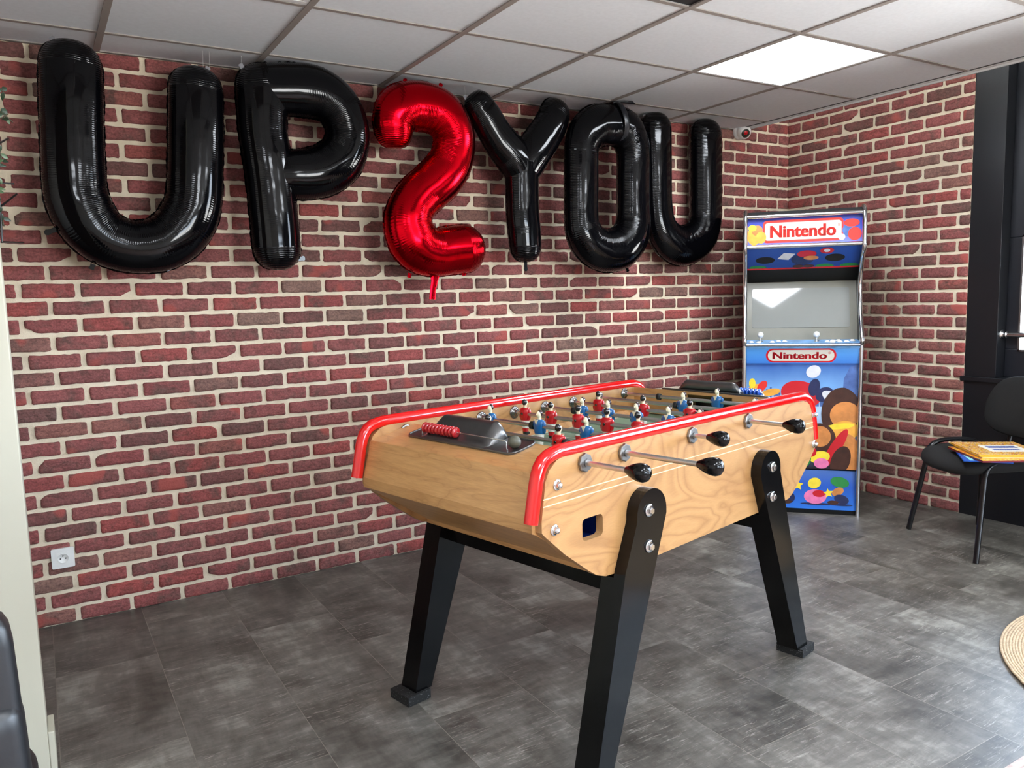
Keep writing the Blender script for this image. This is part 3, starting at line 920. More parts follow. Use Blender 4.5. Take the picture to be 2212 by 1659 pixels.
M['line_groove'] = simple('routed_groove', (240, 212, 160), 0.3, coat=0.5)
side_panel(-1); side_panel(1)

def deck(sgn):
    # near end (sgn -1) and far end (sgn +1): sloping top, steep face, vertical lip, slanted underside
    ed = .54 if sgn < 0 else .600
    pts = [(ed, .903), (.70, .872), (.7335, .765), (.7335, .735), (.722, .730), (.50, .585), (.49, .595), (.700, .735), (.716, .76), (.688, .858), (ed, .892)]
    q = MB(); q.prism([(sgn*a, z) for a, z in pts], 'y', -IW, IW, 0)
    o = q.build('end_panel', M['beech'], table, bevel=0.0015); fixn(o)
    q = MB()
    # inner end board with goal opening
    x0, x1 = (sgn*ed, sgn*(ed+.012))
    for (b0, b1, z0, z1) in ((-IW, -.10, .80, .893), (.10, IW, .80, .893), (-.10, .10, .8915, .893)):
        q.box((min(x0, x1), b0, z0), (max(x0, x1), b1, z1))
    q.build('end_board', M['beech'], table)
    g = MB()
    g.box((min(x0, x1)+(.013 if sgn > 0 else -.06), -.10, .80), (max(x0, x1)+(.06 if sgn > 0 else -.013), .10, .802))
    xx = sgn*(ed+.065)
    g.box((min(xx, xx+.003), -.10, .80), (max(xx, xx+.003), .10, .885))
    g.build('goal_box', M['goal'], table)
deck(-1); deck(1)

q = MB(); q.box((-.60, -IW, .785), (.62, IW, .797)); q.build('playfield', M['green_field'], table)
q = MB()
for s_ in (-1, 1):
    q.prism([(s_*IW, .797), (s_*(IW-.035), .7975), (s_*IW, .812)], 'x', -.60, .60)
fixn(q.build('side_ramp', M['beech'], table))
q = MB()
for bb in (-.315, .315): q.box((-.53, bb-.0015, .797), (.53, bb+.0015, .7976))
q.box((-.0015, -.315, .797), (.0015, .315, .7976))
for a_ in (-.42, .42): q.box((a_-.0015, -.16, .797), (a_+.0015, .16, .7976))
q.build('field_line', M['line_white'], table)
q = MB(); q.box((-.50, -IW, .573), (.50, IW, .585)); q.build('bottom_board', M['beech'], table)
q = MB()    # blue ball tray behind the return hole
q.box((-.60, -.34, .668), (-.48, -.22, .672)); q.box((-.60, -.222, .668), (-.48, -.218, .755)); q.box((-.60, -.34, .668), (-.597, -.22, .755)); q.box((-.483, -.34, .668), (-.48, -.22, .755)); q.box((-.60, -.34, .752), (-.48, -.22, .755))
q.build('ball_tray', M['blue_tray'], table)

# rails
for s_ in (-1, 1):
    path = [(-.748, .765), (-.7375, .815), (-.727, .862), (-.715, .893), (-.695, .912), (-.664, .9205), (-.62, .923), (-.30, .9225), (.30, .920), (.575, .917), (.622, .912), (.655, .898), (.676, .872), (.688, .835), (.706, .755)]
    P, L = smooth_path(path, 90)
    q = MB(); q.tube([(a, s_*(HW-.010), z) for a, z in P], .0175, 18, sy=1.0, up=(0, 1, 0))
    q.build('red_rail', M['red_rail'], table)

# legs
def leg(sa, sb):
    """sa: -1 near end / +1 far end, sb: -1 front side / +1 wall side"""
    o = thing('leg', None, None); o.parent = table
    q = MB()
    yo, yi = sb*(HW+.036), sb*HW
    if sa < 0:
        ac_, R_ = -.337, .065; outer = [(-.402, .70), (-.453, .577), (-.588, .03)]; inner = [(-.523, .03), (-.272, .70)]; bx = -.352; foot = -.556 if sb < 0 else -.580
    else:
        ac_, R_ = .308, .064; outer = [(.372, .70), (.508, .277), (.588, .03)]; inner = [(.516, .03), (.309, .537), (.244, .70)]; bx = .318; foot = .575
    top = [(ac_+R_*math.cos(PI*k/16), .713+R_*math.sin(PI*k/16)) for k in range(17)]
    down = outer+inner if sa < 0 else inner[::-1]+outer[::-1]
    q.prism(top+down, 'y', yo, yi)
    # folded inner side that makes the leg a box below the body
    if sa > 0: poly = [(.302, .560), (.516, .03), (.588, .03), (.412, .560)]
    else: poly = [(-.457, .560), (-.588, .03), (-.523, .03), (-.325, .560)]
    q.prism(poly, 'y', sb*HW, sb*(HW-.040))
    lm = q.build('leg_post', M['black_gloss'], None, bevel=0.003); fixn(lm)
    # turn the empty into the leg mesh itself
    bpy.data.objects.remove(o); lm.name = 'leg'; lm.parent = table
    for z in (.722, .624):
        b = MB()
        b.lathe([(0, .0165), (.0015, .0175), (.004, .0165), (.004, .011)], (bx, yo, z), (0, sb, 0), 24)
        b.lathe([(.004, .0105), (.010, .0105), (.013, .008)], (bx, yo, z), (0, sb, 0), 6, flat=True)
        b.build('bolt', M['chrome'], lm)
    f = MB(); f.box((foot-.045, sb*(HW-.002)-.050, 0.0), (foot+.045, sb*(HW-.002)+.050, .031))
    f.build('rubber_pad', M['rubber_speck'], lm, bevel=.002)
    return lm

def mat_speck():
    m, nt, b = new_mat('speckled_rubber')
    n = noise(nt, obj_coord(nt), 260, 2, 0.6)
    nt.links.new(ramp(nt, n, [(0.66, lin((22, 22, 22))), (0.70, lin((150, 150, 150)))]), b.inputs['Base Color'])
    b.inputs['Roughness'].default_value = 0.8
    return m
M['rubber_speck'] = mat_speck()
for sa in (-1, 1):
    for sb in (-1, 1): leg(sa, sb)
# cross bars joining each pair of legs
for sa in (-1, 1):
    a0 = -.400 if sa < 0 else .360
    q = MB(); q.box((a0-.035, -HW+.040, .503), (a0+.035, HW-.040, .568)); q.build('cross_bar', M['black_gloss'], table, bevel=.002)
# long rails under the body
# acorn nuts
for a_, z in ((-.667, .845), (-.679, .737), (.682, .845), (.688, .737)):
    for sb in (-1, 1):
        q = MB()
        q.lathe([(0, .0135), (.0015, .014), (.0025, .0125), (.0025, .0085), (.008, .0085), (.011, .0078), (.0145, .005), (.016, 0)], (a_, sb*HW, z), (0, sb, 0), 20)
        q.build('acorn_nut', M['chrome'], table)

# player figure: one mesh, materials by slot
PM = lambda shirt, hair: [shirt, M['p_skin'], M['p_white'], hair, M['p_hair'], M['cast']]
def figure(mb, y, face, sock):
    """figure standing on the rod at local y; face -1 looks to the near end, +1 to the far end"""
    q = mb
    f = face
    def S(secs, mi, seg=16, p=2.4): q.loft([(f*c[0], y, ZR+c[1], c[2], c[3]) for c in secs], seg, mi, p)
    # feet and legs (two lobes), shorts, torso, arms, neck, head, hair
    S([(.004, -.073, .012, .011), (.004, -.066, .013, .012), (0, -.062, .009, .011)], 4)
    S([(0, -.063, .0085, .0105), (0, -.048, .0095, .012)], 0 if sock else 2)
    S([(0, -.049, .0100, .0125), (0, -.030, .0125, .0145), (0, -.018, .0130, .0155)], 2)
    S([(0, -.022, .0135, .0165), (0, -.010, .0150, .0175), (0, .004, .0155, .0195), (0, .013, .0145, .0210), (0, .0195, .0105, .0175), (0, .022, .006, .009)], 0, 20, 2.6)
    for s_ in (-1, 1):
        q.tube([(0, y+s_*.0185, ZR+.015), (f*.001, y+s_*.0215, ZR+.004), (-f*.001, y+s_*.0200, ZR-.012), (-f*.004, y+s_*.0165, ZR-.021)], [.006, .0065, .0055, .004], 10, 0)
    S([(0, .019, .0062, .0068), (0, .027, .0055, .0058), (f*.001, .031, .006, .006)], 1, 14, 2)
    q.prism([(y-.0075, ZR+.0225), (y+.0075, ZR+.0225), (y, ZR+.006)], 'x', f*.0135, f*.0162, 1)    # open collar
    q.sphere((f*.0015, y, ZR+.0385), .0098, 18, 12, 1, (1.0, .86, 1.12))
    q.sphere((f*.0108, y, ZR+.0375), .0023, 8, 6, 1, (1.2, .8, 1.3))                              # nose
    q.sphere((-f*.0022, y, ZR+.0408), .0105, 18, 12, 3, (.92, .92, 1.05))                          # hair cap
    q.lathe([(.0, .0045), (.0025, .0045), (.0025, .0025)], (-f*.0150, y, ZR+.002), (-f, 0, 0), 6, 4)   # back screw

def rod(k, handle, ys, face, shirt, hair, bump_at, hl=None):
    a_ = RODS[k]
    r = MB()
    near = -HW-(hl if hl else .0) if handle < 0 else -IW
    far = IW if handle < 0 else HW+hl
    r.cyl((a_, near, ZR), (a_, far, ZR), .0068, 16)
    ro = r.build('rod', M['steel'], table)
    for y in ys:
        q = MB(); q_y = y
        figure(q, 0.0, face, shirt is M['p_red'])
        po = q.build('player', PM(shirt, hair), ro); po.location = (a_, y, 0)
    for y in bump_at:
        q = MB(); q.lathe([(-.008, .0105), (-.0065, .0125), (.0065, .0125), (.008, .0105)], (a_, y, ZR), (0, 1, 0), 22); q.build('rubber_stop', M['black_rubber'], ro)
    # bushings inside both panels
    for s_ in (-1, 1):
        q = MB()
        q.lathe([(0, .0215), (.002, .0225), (.004, .019), (.004, .013), (.010, .013), (.010, .0105), (.015, .0105), (.018, .009)], (a_, s_*IW, ZR), (0, -s_, 0), 24)
        q.build('bushing', M['bush'], ro)
    if handle < 0: s_ = -1
    else: s_ = 1
    q = MB(); q.lathe([(0, .0225), (.0015, .0240), (.008, .0240), (.010, .0215), (.010, .0105), (.013, .0105), (.013, .0070)], (a_, s_*HW, ZR), (0, s_, 0), 8, flat=True); q.build('hex_nut', M['cast'], ro)
    q = MB()
    e = s_*(HW+hl)
    q.lathe([(-.004, .0085), (.000, .0100), (.010, .0150), (.022, .0195), (.034, .0222), (.046, .0222), (.055, .0190), (.060, .0120), (.0615, .0045), (.0625, .0040), (.0630, 0)], (a_, e, ZR), (0, s_, 0), 28)
    q.build('knob', M['black_gloss'], ro)
    return ro
bO = lambda b: b-.376     # table b coordinate -> local y
R_, Bl = M['p_red'], M['p_blue']
rod(0, -1, [bO(.376)], 1, R_, M['p_hair'], [], .135)
rod(1, -1, [bO(.227), bO(.52)], 1, R_, M['p_hair'], [bO(.199)], .228)
rod(2, 1, [bO(.681), bO(.454), bO(.259)], -1, Bl, M['p_hair2'], [bO(.484)], .05)
rod(3, -1, [bO(.675), bO(.551), bO(.429), bO(.309), bO(.188)], 1, R_, M['p_hair'], [], .058)
rod(4, 1, [bO(.547), bO(.431), bO(.312), bO(.186), bO(.07)], -1, Bl, M['p_hair2'], [bO(.585)], .05)
rod(5, -1, [bO(.604), bO(.402), bO(.210)], 1, R_, M['p_hair'], [bO(.180)], .126)
rod(6, 1, [bO(.340), bO(.060)], -1, Bl, M['p_hair2'], [bO(.372)], .05)
rod(7, 1, [bO(.298)], -1, Bl, M['p_hair2'], [bO(.558), bO(.12)], .05)

# scoring units on both ends
def scorer(sgn, bead, b_rng, h_rng, w_rng, bead_side):
    """pressed metal plate, raised hood and beads on a wire"""
    root = MB()
    sl = math.atan2(.031, .16)
    def D(a, z):   # deck surface point offset normal z ; a = distance from table centre
        ed = .54 if sgn < 0 else .600
        zz = .903-(a-ed)*(.031/(.70-ed))
        return (sgn*a, zz+z)
    y0, y1 = bO(b_rng[0]), bO(b_rng[1])
    aN, aF = (.634, .538) if sgn < 0 else (.690, .600)
    # plate with rounded corners, following the deck
    pts = rrect(aF, y0, aN, y1, .022, 5)
    vs = [(D(a, .0005)[0], b, D(a, .0005)[1]) for a, b in pts]+[(D(a, .0045)[0], b, D(a, .0045)[1]) for a, b in pts]
    n = len(pts)
    root.add(vs, [tuple(range(n)), tuple(range(2*n-1, n-1, -1))]+[(i, (i+1) % n, n+(i+1) % n, n+i) for i in range(n)], 0)
    rim = [(D(a, .005)[0], b, D(a, .005)[1]) for a, b in pts]
    root.tube(rim, .0028, 8, 0, closed=True, up=(0, 0, 1))
    pl_ = root.build('score_plate', M['dark_alu'], table); fixn(pl_)
    # hood: swept cross-section
    h = MB()
    hy0, hy1 = bO(h_rng[0]), bO(h_rng[1])
    sec = [(aF+.004, .004), (aF+.004, .040), (aF+.010, .0485), (aF+.022, .050), (aF+.036, .044), (aF+.062, .022), (aF+.078, .009), (aF+.092, .004)]
    ny = 60; vs = []; m = len(sec)
    for i in range(ny+1):
        t = i/ny
        y = hy0+(hy1-hy0)*t
        ed_ = min(t, 1-t)*(hy1-hy0)
        k = min(1.0, max(0.0, ed_/.014))
        hk = math.sin(k*PI/2)**.6 if k < 1 else 1.0
        flare = (1-k)**2*.020*(-1 if t < .5 else 1)
        for (a, z) in sec:
            pz = D(a, .004+(z-.004)*hk)
            vs.append((pz[0], y+flare, pz[1]))
    fs = [(i*m+j, i*m+j+1, (i+1)*m+j+1, (i+1)*m+j) for i in range(ny) for j in range(m-1)]
    h.add(vs, fs, 0, True)
    ho = h.build('score_hood', M['dark_alu'], table); fixn(ho)
    so = ho.modifiers.new('s', 'SOLIDIFY'); so.thickness = .0015
    # wire with beads, towards the outer edge of the table
    wz = .028
    wa = aN-.020
    p0 = D(wa, .004); p1 = D(wa, wz)
    wy0, wy1 = bO(w_rng[0]), bO(w_rng[1])
    wq = MB()
    wq.tube([(p0[0], wy0, p0[1]), (p0[0], wy0+.002, p0[1]+.008), (p1[0], wy0+.001, p1[1]-.004), (p1[0], wy0+.008, p1[1]), (p1[0], wy1-.008, p1[1]), (p1[0], wy1-.001, p1[1]-.004), (p0[0], wy1-.002, p0[1]+.008), (p0[0], wy1, p0[1])], .0021, 8)
    wo = wq.build('score_wire', M['chrome'], table)
    for i in range(10):
        b_ = MB()
        y = (wy1-.018-i*.0152) if bead_side > 0 else (wy0+.018+i*.0152)
        b_.lathe([(-.0058, .003), (-.0052, .0085), (-.0030, .0140), (0, .0160), (.0030, .0140), (.0052, .0085), (.0058, .003)], (p1[0], y, p1[1]), (0, 1, 0), 20)
        b_.build('bead', bead, wo)
scorer(-1, M['red_bead'], (.185, .640), (.315, .560), (.225, .588), 1)
scorer(1, M['blue_bead'], (.140, .600), (.265, .495), (.185, .555), -1)

# loose balls
def tpos(a, y, z):
    return (table.location.x+a*uv_[0]+y*vv_[0], table.location.y+a*uv_[1]+y*vv_[1], z)
q = MB(); q.sphere((0, 0, 0), .0175, 32, 20); b1 = q.build('foosball', M['ball'], loc=tpos(-.600, bO(.211), .9136)); tag(b1, 'dark olive cork ball resting on the metal plate beside the red score beads', 'ball')
q = MB(); q.sphere((0, 0, 0), .0175, 24, 16); b2 = q.build('foosball', M['ball_tan'], loc=tpos(-.555, -.318, .6895)); tag(b2, 'tan ball lying in the blue return opening of the foosball table', 'ball')

# ------------------------------------------------------------------ arcade cabinet
AZ = math.radians(42)
nb = (math.cos(AZ), math.sin(AZ)); dd_ = (nb[1], -nb[0])
arc = thing('arcade_cabinet', 'upright two-player arcade cabinet with chrome edges standing in the brick corner', 'arcade cabinet',
            (-0.522-.3155*dd_[0], -0.951-.3155*dd_[1], 0), AZ-PI/2)
CW = .318
side = [(.52, .0), (.012, .0), (.012, .955), (.0, .975), (-.012, .99), (.005, 1.03), (.085, 1.15), (.125, 1.27), (.11, 1.37), (.045, 1.46), (.0, 1.50), (-.004, 1.56), (.0, 1.66), (.02, 1.715), (.055, 1.73), (.52, 1.73)]
def sidep(s_):
    q = MB(); q.prism([(a, z) for a, z in side], 'x', s_*(CW-.018), s_*CW)
    o = q.build('side_panel', M['cab_black'], arc); fixn(o)
    P, L = smooth_path([(a, z) for a, z in side[1:15]], 120)
    t = MB(); t.tube([(s_*(CW-.009), a, z) for a, z in P], .0125, 12, up=(1, 0, 0), sy=1.0)
    t.build('chrome_trim', M['chrome'], o)
M['cab_black'] = simple('black_laminate', (9, 9, 11), 0.35, var=0.1, spec=0.3)
sidep(-1); sidep(1)
q = MB(); q.box((-CW+.018, .50, .03), (CW-.018, .518, 1.725)); q.box((-CW+.018, .03, 1.705), (CW-.018, .50, 1.722)); q.build('back_panel', M['cab_black'], arc)
W = CW-.018

M['art_top'] = mat_grad('marquee_blue', [(0, (120, 130, 214)), (.55, (70, 84, 186)), (1, (40, 50, 140))], 1.53, 1.70, 0.22)
M['art_white'] = simple('printed_white', (214, 209, 196), 0.25, var=0.01)
M['art_red'] = simple('printed_red', (226, 52, 44), 0.25, var=0.02)
M['art_red2'] = simple('printed_deep_red', (200, 24, 38), 0.25, var=0.02)
M['art_orange'] = simple('printed_orange', (236, 168, 66), 0.25, var=0.15, vscale=25)
M['art_yellow'] = simple('printed_yellow', (240, 214, 60), 0.25, var=0.08, vscale=25)
M['art_brown'] = simple('printed_brown', (64, 34, 26), 0.25, var=0.3, vscale=18)
M['art_tan'] = simple('printed_tan', (206, 132, 70), 0.25, var=0.25, vscale=14)
M['art_green'] = simple('printed_green', (36, 130, 62), 0.25, var=0.1, vscale=25)
M['art_pink'] = simple('printed_pink', (232, 122, 170), 0.25, var=0.15, vscale=25)
M['art_grey'] = simple('printed_pale_grey', (214, 216, 222), 0.25, var=0.08, vscale=25)
M['art_slate'] = simple('printed_slate_blue', (74, 104, 164), 0.25, var=0.25, vscale=25)
M['art_navy'] = simple('printed_navy', (30, 40, 84), 0.25, var=0.2, vscale=25)
M['art_under'] = mat_grad('under_blue', [(0, (20, 60, 140)), (1, (40, 84, 176))], 1.40, 1.53, 0.3)
M['art_logo'] = mat_grad('logo_band_blue', [(0, (58, 120, 206)), (.8, (86, 160, 230)), (1, (120, 180, 236))], .865, .965, 0.2)
M['art_sky'] = mat_grad('printed_sky', [(0, (36, 30, 40)), (.25, (90, 110, 150)), (.55, (178, 208, 236)), (.75, (120, 172, 226)), (1, (46, 92, 168))], .26, .865, 0.2, 0.12)
M['art_low'] = mat_grad('lower_blue', [(0, (44, 116, 214)), (.6, (30, 88, 190)), (1, (70, 110, 180))], .03, .25, 0.2)

class Plane:
    """a tilted rectangular board on the cabinet between two (y, z) lines; gives points on its face"""
    def __init__(s, p0, p1):   # bottom (y,z), top (y,z)
        s.p0 = Vector((0, *p0)); s.p1 = Vector((0, *p1)); s.h = (s.p1-s.p0).length
        s.up = (s.p1-s.p0).normalized(); s.n = Vector((1, 0, 0)).cross(s.up)   # outward = towards -y
    def pt(s, x, h, d=0.0): return Vector((x, 0, 0))+s.p0+s.up*h+s.n*d
    def board(s, name, mat, parent, x0=None, x1=None, t=.012):
        x0 = -W if x0 is None else x0; x1 = W if x1 is None else x1
        q = MB()
        f = [s.pt(x0, 0), s.pt(x1, 0), s.pt(x1, s.h), s.pt(x0, s.h)]; b = [s.pt(x0, 0, -t), s.pt(x1, 0, -t), s.pt(x1, s.h, -t), s.pt(x0, s.h, -t)]
        q.add(f+b, [(0,1,2,3),(7,6,5,4),(0,4,5,1),(1,5,6,2),(2,6,7,3),(3,7,4,0)])
        return fixn(q.build(name, mat, parent))
    def patch(s, q, pts, mi=0, d=.0006, t=.0006):
        n = len(pts)
        vs = [s.pt(x, h, d) for x, h in pts]+[s.pt(x, h, d-t) for x, h in pts]
        q.add(vs, [tuple(range(n))]+[(i, (i+1) % n, n+(i+1) % n, n+i) for i in range(n)], mi)

def ell(cx, cy, rx, ry, n=24, rot=0):
    c, s_ = math.cos(rot), math.sin(rot)
    return [(cx+rx*math.cos(2*PI*k/n)*c-ry*math.sin(2*PI*k/n)*s_, cy+rx*math.cos(2*PI*k/n)*s_+ry*math.sin(2*PI*k/n)*c) for k in range(n)]
def clip_x(poly, lo=-W+.002, hi=W-.002, h0=None, h1=None):
    return [(min(max(x, lo), hi), (h if h0 is None else min(max(h, h0), h1))) for x, h in poly]

def lettering(pl, txt, cx, cy, width, height, mat, parent, d=.0014, bold=.0, name='lettering'):
    cu = bpy.data.curves.new(name, 'FONT'); cu.body = txt; cu.size = 1.0; cu.offset = bold; cu.resolution_u = 4
    cu.align_x = 'CENTER'; cu.align_y = 'CENTER'
    to = bpy.data.objects.new('tmp', cu); COL.objects.link(to)
    bpy.context.view_layer.update()
    dg = bpy.context.evaluated_depsgraph_get()
    me = bpy.data.meshes.new_from_object(to.evaluated_get(dg)); bpy.data.objects.remove(to)
    co = np.zeros(len(me.vertices)*3); me.vertices.foreach_get('co', co); co = co.reshape(-1, 3)
    if bold:       # heavier strokes: the outline is laid three times with a small sideways step
        base_n = len(me.vertices); fl_ = [tuple(p_.vertices) for p_ in me.polygons]
        allco = np.concatenate([co+np.array([dx_, 0, 0]) for dx_ in (-.022, 0, .022)])
        me2 = bpy.data.meshes.new(name); me2.from_pydata(allco.tolist(), [], [tuple(i+base_n*k for i in f_) for k in range(3) for f_ in fl_])
        me = me2; co = allco
    mn, mx = co.min(0), co.max(0)
    sx = width/(mx[0]-mn[0]); sy = height/(mx[1]-mn[1])
    out = []
    for c in co:
        p = pl.pt(cx+(c[0]-(mn[0]+mx[0])/2)*sx, cy+(c[1]-(mn[1]+mx[1])/2)*sy, d)
        out += [p.x, p.y, p.z]
    me.vertices.foreach_set('co', out)
    me.name = name; me.materials.clear(); me.materials.append(mat); me.update()
    o = bpy.data.objects.new(name, me); COL.objects.link(o); o.parent = parent
    return o

# marquee
mq = Plane((.012, 1.535), (.030, 1.685))
mo = mq.board('marquee', M['art_top'], arc)
q = MB()
mq.patch(q, rrect(-.215, .012, .205, .138, .022), 0, .0006)
mq.patch(q, rrect(-.205, .026, .195, .124, .016), 1, .0010)
# plain stand-in shapes where the print shows figures
for k, (x, h, rx, ry, mi) in enumerate([(-.262, .055, .038, .052, 2), (-.246, .085, .03, .03, 4), (-.225, .045, .028, .034, 2), (-.272, .10, .022, .018, 3), (.235, .066, .036, .036, 5), (.262, .045, .035, .036, 0), (.246, .106, .04, .022, 0), (.196, .03, .018, .018, 6)]):
    mq.patch(q, clip_x(ell(x, h, rx, ry), h0=.003, h1=.147), mi, .0012+.0002*k)
q.build('printed_artwork', [M['art_red'], M['art_white'], M['art_orange'], M['art_yellow'], M['art_tan'], M['art_slate'], M['art_grey']], mo)
lettering(mq, 'Nintendo', -.005, .074, .345, .068, M['art_red'], mo, d=.0034, bold=.020)
lettering(mq, '®', .183, .098, .016, .016, M['art_red'], mo, d=.0034, bold=.0)
for (y, z, nm) in ((.012, 1.695, 'chrome_bar'), (.002, 1.527, 'chrome_bar')):
    q = MB(); q.cyl((-W, y, z), (W, y, z), .0115, 16); q.build(nm, M['chrome'], arc)
q = MB(); q.box((-W, .02, 1.69), (W, .05, 1.715)); q.build('top_board', M['cab_black'], arc)
# underside of the marquee
up_ = Plane((.135, 1.402), (.012, 1.522))
uo = up_.board('marquee_underside', M['art_under'], arc)
q = MB(); hU = up_.h
for k, (x, h, rx, ry, mi) in enumerate([(-.20, .075, .052, .026, 0), (.17, .080, .052, .028, 0), (.0, .075, .060, .042, 1), (.02, .115, .052, .026, 2), (.125, .135, .036, .022, 2), (.125, .136, .016, .012, 3), (-.02, .022, .030, .012, 4), (.035, .022, .030, .012, 4), (.045, .085, .04, .016, 5)]):
    up_.patch(q, ell(x, h, rx, ry), mi, .0010+.0002*k)
up_.patch(q, [(-W, .0), (W, .0), (W, .012), (-W, .012)], 6, .0008)
up_.patch(q, [(-.135, .085), (-.075, .075), (-.040, .12), (-.10, .13)], 3, .0030)
for x in (-.24, .12, .25): up_.patch(q, clip_x(ell(x, .016, .05, .018, 16), h0=0, h1=.2), 7, .0006)
q.build('printed_artwork', [M['dark_hole'], M['art_navy'], M['art_red2'], M['art_grey'], M['art_brown'], M['art_tan'], M['art_red2'], M['art_green']], uo)
# black upper recess, bezel, screen
rc = Plane((.225, 1.33), (.135, 1.402)); rc.board('speaker_board', M['cab_black'], arc)
bz = Plane((.105, .995), (.235, 1.345))
M['bezel'] = simple('grey_olive_bezel', (118, 116, 104), 0.35, var=0.03)
bo = bz.board('screen_bezel', M['bezel'], arc)
M['screen'] = simple('grey_screen_glass', (132, 134, 130), 0.06, spec=0.8, var=0.01)
q = MB(); hS = bz.h
bz.patch(q, rrect(-.268, .075, .262, .315, .012, 5), 0, .003, .003)
so = q.build('screen', M['screen'], arc); fixn(so)
# control panel
cp = MB()
cp.hexa([(-W, .0, .955), (W, .0, .955), (W, .13, .975), (-W, .13, .975)], [(-W, -.006, .982), (W, -.006, .982), (W, .12, 1.000), (-W, .12, 1.000)])
M['cp_blue'] = simple('control_panel_blue', (104, 160, 214), 0.25, var=0.25, vscale=14)
co = cp.build('control_panel', M['cp_blue'], arc)
q = MB(); q.cyl((-W, -.006, .975), (W, -.006, .975), .0085, 14); q.build('chrome_bar', M['chrome'], arc)
for x in (-.222, .080):
    j = MB(); j.cyl((x, .06, .992), (x, .06, 1.018), .0045, 12); j.lathe([(0, .014), (.002, .014), (.003, .008)], (x, .06, .991), (0, 0, 1), 18)
    jo = j.build('joystick', M['steel'], arc)
    s_ = MB(); s_.sphere((x, .06, 1.030), .0172, 24, 16); s_.build('joystick_ball', M['white_plastic'], jo)
for x, y in ((-.272, .03), (-.232, .02), (-.158, .03), (-.124, .05), (-.09, .045), (.135, .03), (.165, .05), (.195, .06), (.160, .02), (.200, .028), (.235, .035), (.268, .06)):
    b_ = MB(); zz = .982+(y+.006)*.143
    b_.lathe([(0, .0145), (.004, .0145), (.006, .012), (.006, .010), (.009, .0095), (.010, .006), (.0102, 0)], (x, y, zz), (0, 0, 1), 18)
    b_.build('push_button', M['white_plastic'], arc)
# logo band
lp = Plane((.020, .868), (.006, .962))
lo = lp.board('logo_panel', M['art_logo'], arc)
q = MB(); lp.patch(q, rrect(-.192, .006, .182, .088, .040, 8), 0, .0006); lp.patch(q, rrect(-.181, .015, .171, .079, .031, 8), 1, .0010)
q.build('printed_artwork', [M['art_red2'], M['art_white']], lo)
lettering(lp, 'Nintendo', -.012, .047, .290, .040, M['art_red2'], lo, d=.0016, bold=.020)
lettering(lp, '®', .146, .062, .014, .014, M['art_red2'], lo, d=.0016)
# big front panel with a plain colourful stand-in print
fp = Plane((.030, .262), (.030, .868))
fo = fp.board('front_panel', M['art_sky'], arc)
q = MB(); rng = random.Random(11)
# generic distant skyline
x = -W+.004
while x < W-.02:
    w_ = rng.uniform(.010, .03); h_ = rng.uniform(.40, .47)
    fp.patch(q, [(x, .36), (x+w_, .36), (x+w_, h_), (x, h_)], 0, .0006); x += w_+rng.uniform(.0, .012)
fp.patch(q, [(.215, .36), (W-.002, .36), (W-.002, .60), (.255, .585), (.225, .52)], 1, .0008)
# abstract colour patches
K = 0
for (x, h, rx, ry, rt, mi) in [(-.245, .455, .05, .03, .3, 2), (-.21, .475, .035, .022, .9, 5), (-.265, .49, .018, .03, 0, 3), (-.16, .44, .05, .02, .2, 2), (-.275, .43, .03, .03, 0, 6),
        (.0, .430, .110, .075, -.25, 4), (-.02, .37, .095, .045, .2, 7), (.065, .560, .040, .034, .5, 8), (.07, .470, .030, .05, -.2, 9), (.125, .43, .05, .04, .5, 9), (.165, .41, .06, .03, -.6, 8), (.20, .44, .05, .025, .4, 9),
        (.215, .32, .105, .15, .0, 10), (.235, .315, .080, .075, .15, 7), (.23, .225, .085, .055, .1, 2), (.21, .250, .075, .016, .12, 3), (.105, .17, .085, .095, 0, 10), (.105, .19, .058, .06, .3, 7),
        (.255, .08, .075, .13, .15, 7), (.185, .12, .03, .13, -.5, 4), (.215, .05, .05, .09, -.3, 10), (.105, .07, .055, .035, .2, 3), (.115, .035, .04, .03, 0, 11), (.06, .10, .028, .03, 0, 4), (.02, .06, .04, .05, 0, 6)]:
    K += 1
    fp.patch(q, clip_x(ell(x, h, rx, ry, 28, rt), h0=.002, h1=.604), mi, .0010+.00022*K)
q.build('printed_artwork', [M['art_slate'], M['art_slate'], M['art_orange'], M['art_yellow'], M['art_red2'], M['art_red'], M['art_green'], M['art_tan'], M['art_grey'], M['art_navy'], M['art_brown'], M['art_pink']], fo)
# lower panel
bp = Plane((.018, .030), (.034, .255))
bo2 = bp.board('lower_panel', M['art_low'], arc)
def star(cx, cy, r, rot=.3):
    return [(cx+(r if k % 2 == 0 else r*.5)*math.cos(rot+PI*k/5), cy+(r if k % 2 == 0 else r*.5)*math.sin(rot+PI*k/5)) for k in range(10)]
q = MB()
K = 0
for poly, mi in [(ell(.09, .030, .085, .007), 0), (ell(.225, .030, .060, .006), 0), (ell(.085, .072, .060, .042), 1), (ell(.105, .090, .034, .020), 2), (ell(.080, .150, .036, .030, 24, .4), 3), (ell(.215, .160, .050, .030, 24, -.2), 4), (ell(.205, .105, .034, .022, 24, .5), 5), (ell(.225, .062, .040, .026, 24, -.3), 6), (ell(.180, .042, .030, .012), 7), (star(-.010, .135, .032), 3), (star(.155, .095, .028, .5), 3), (ell(-.060, .06, .036, .034, 24, .3), 6), (ell(-.07, .036, .030, .012), 7)]:
    K += 1; bp.patch(q, poly, mi, .0006+.0002*K)
q.build('printed_artwork', [M['art_navy'], M['art_pink'], M['art_red2'], M['art_yellow'], M['art_green'], M['art_tan'], M['art_navy'], M['art_brown']], bo2)
q = MB(); q.box((-W, .03, .0), (W, .05, .03)); q.box((-W, .05, .0), (W, .50, .012)); q.build('plinth', M['cab_black'], arc)

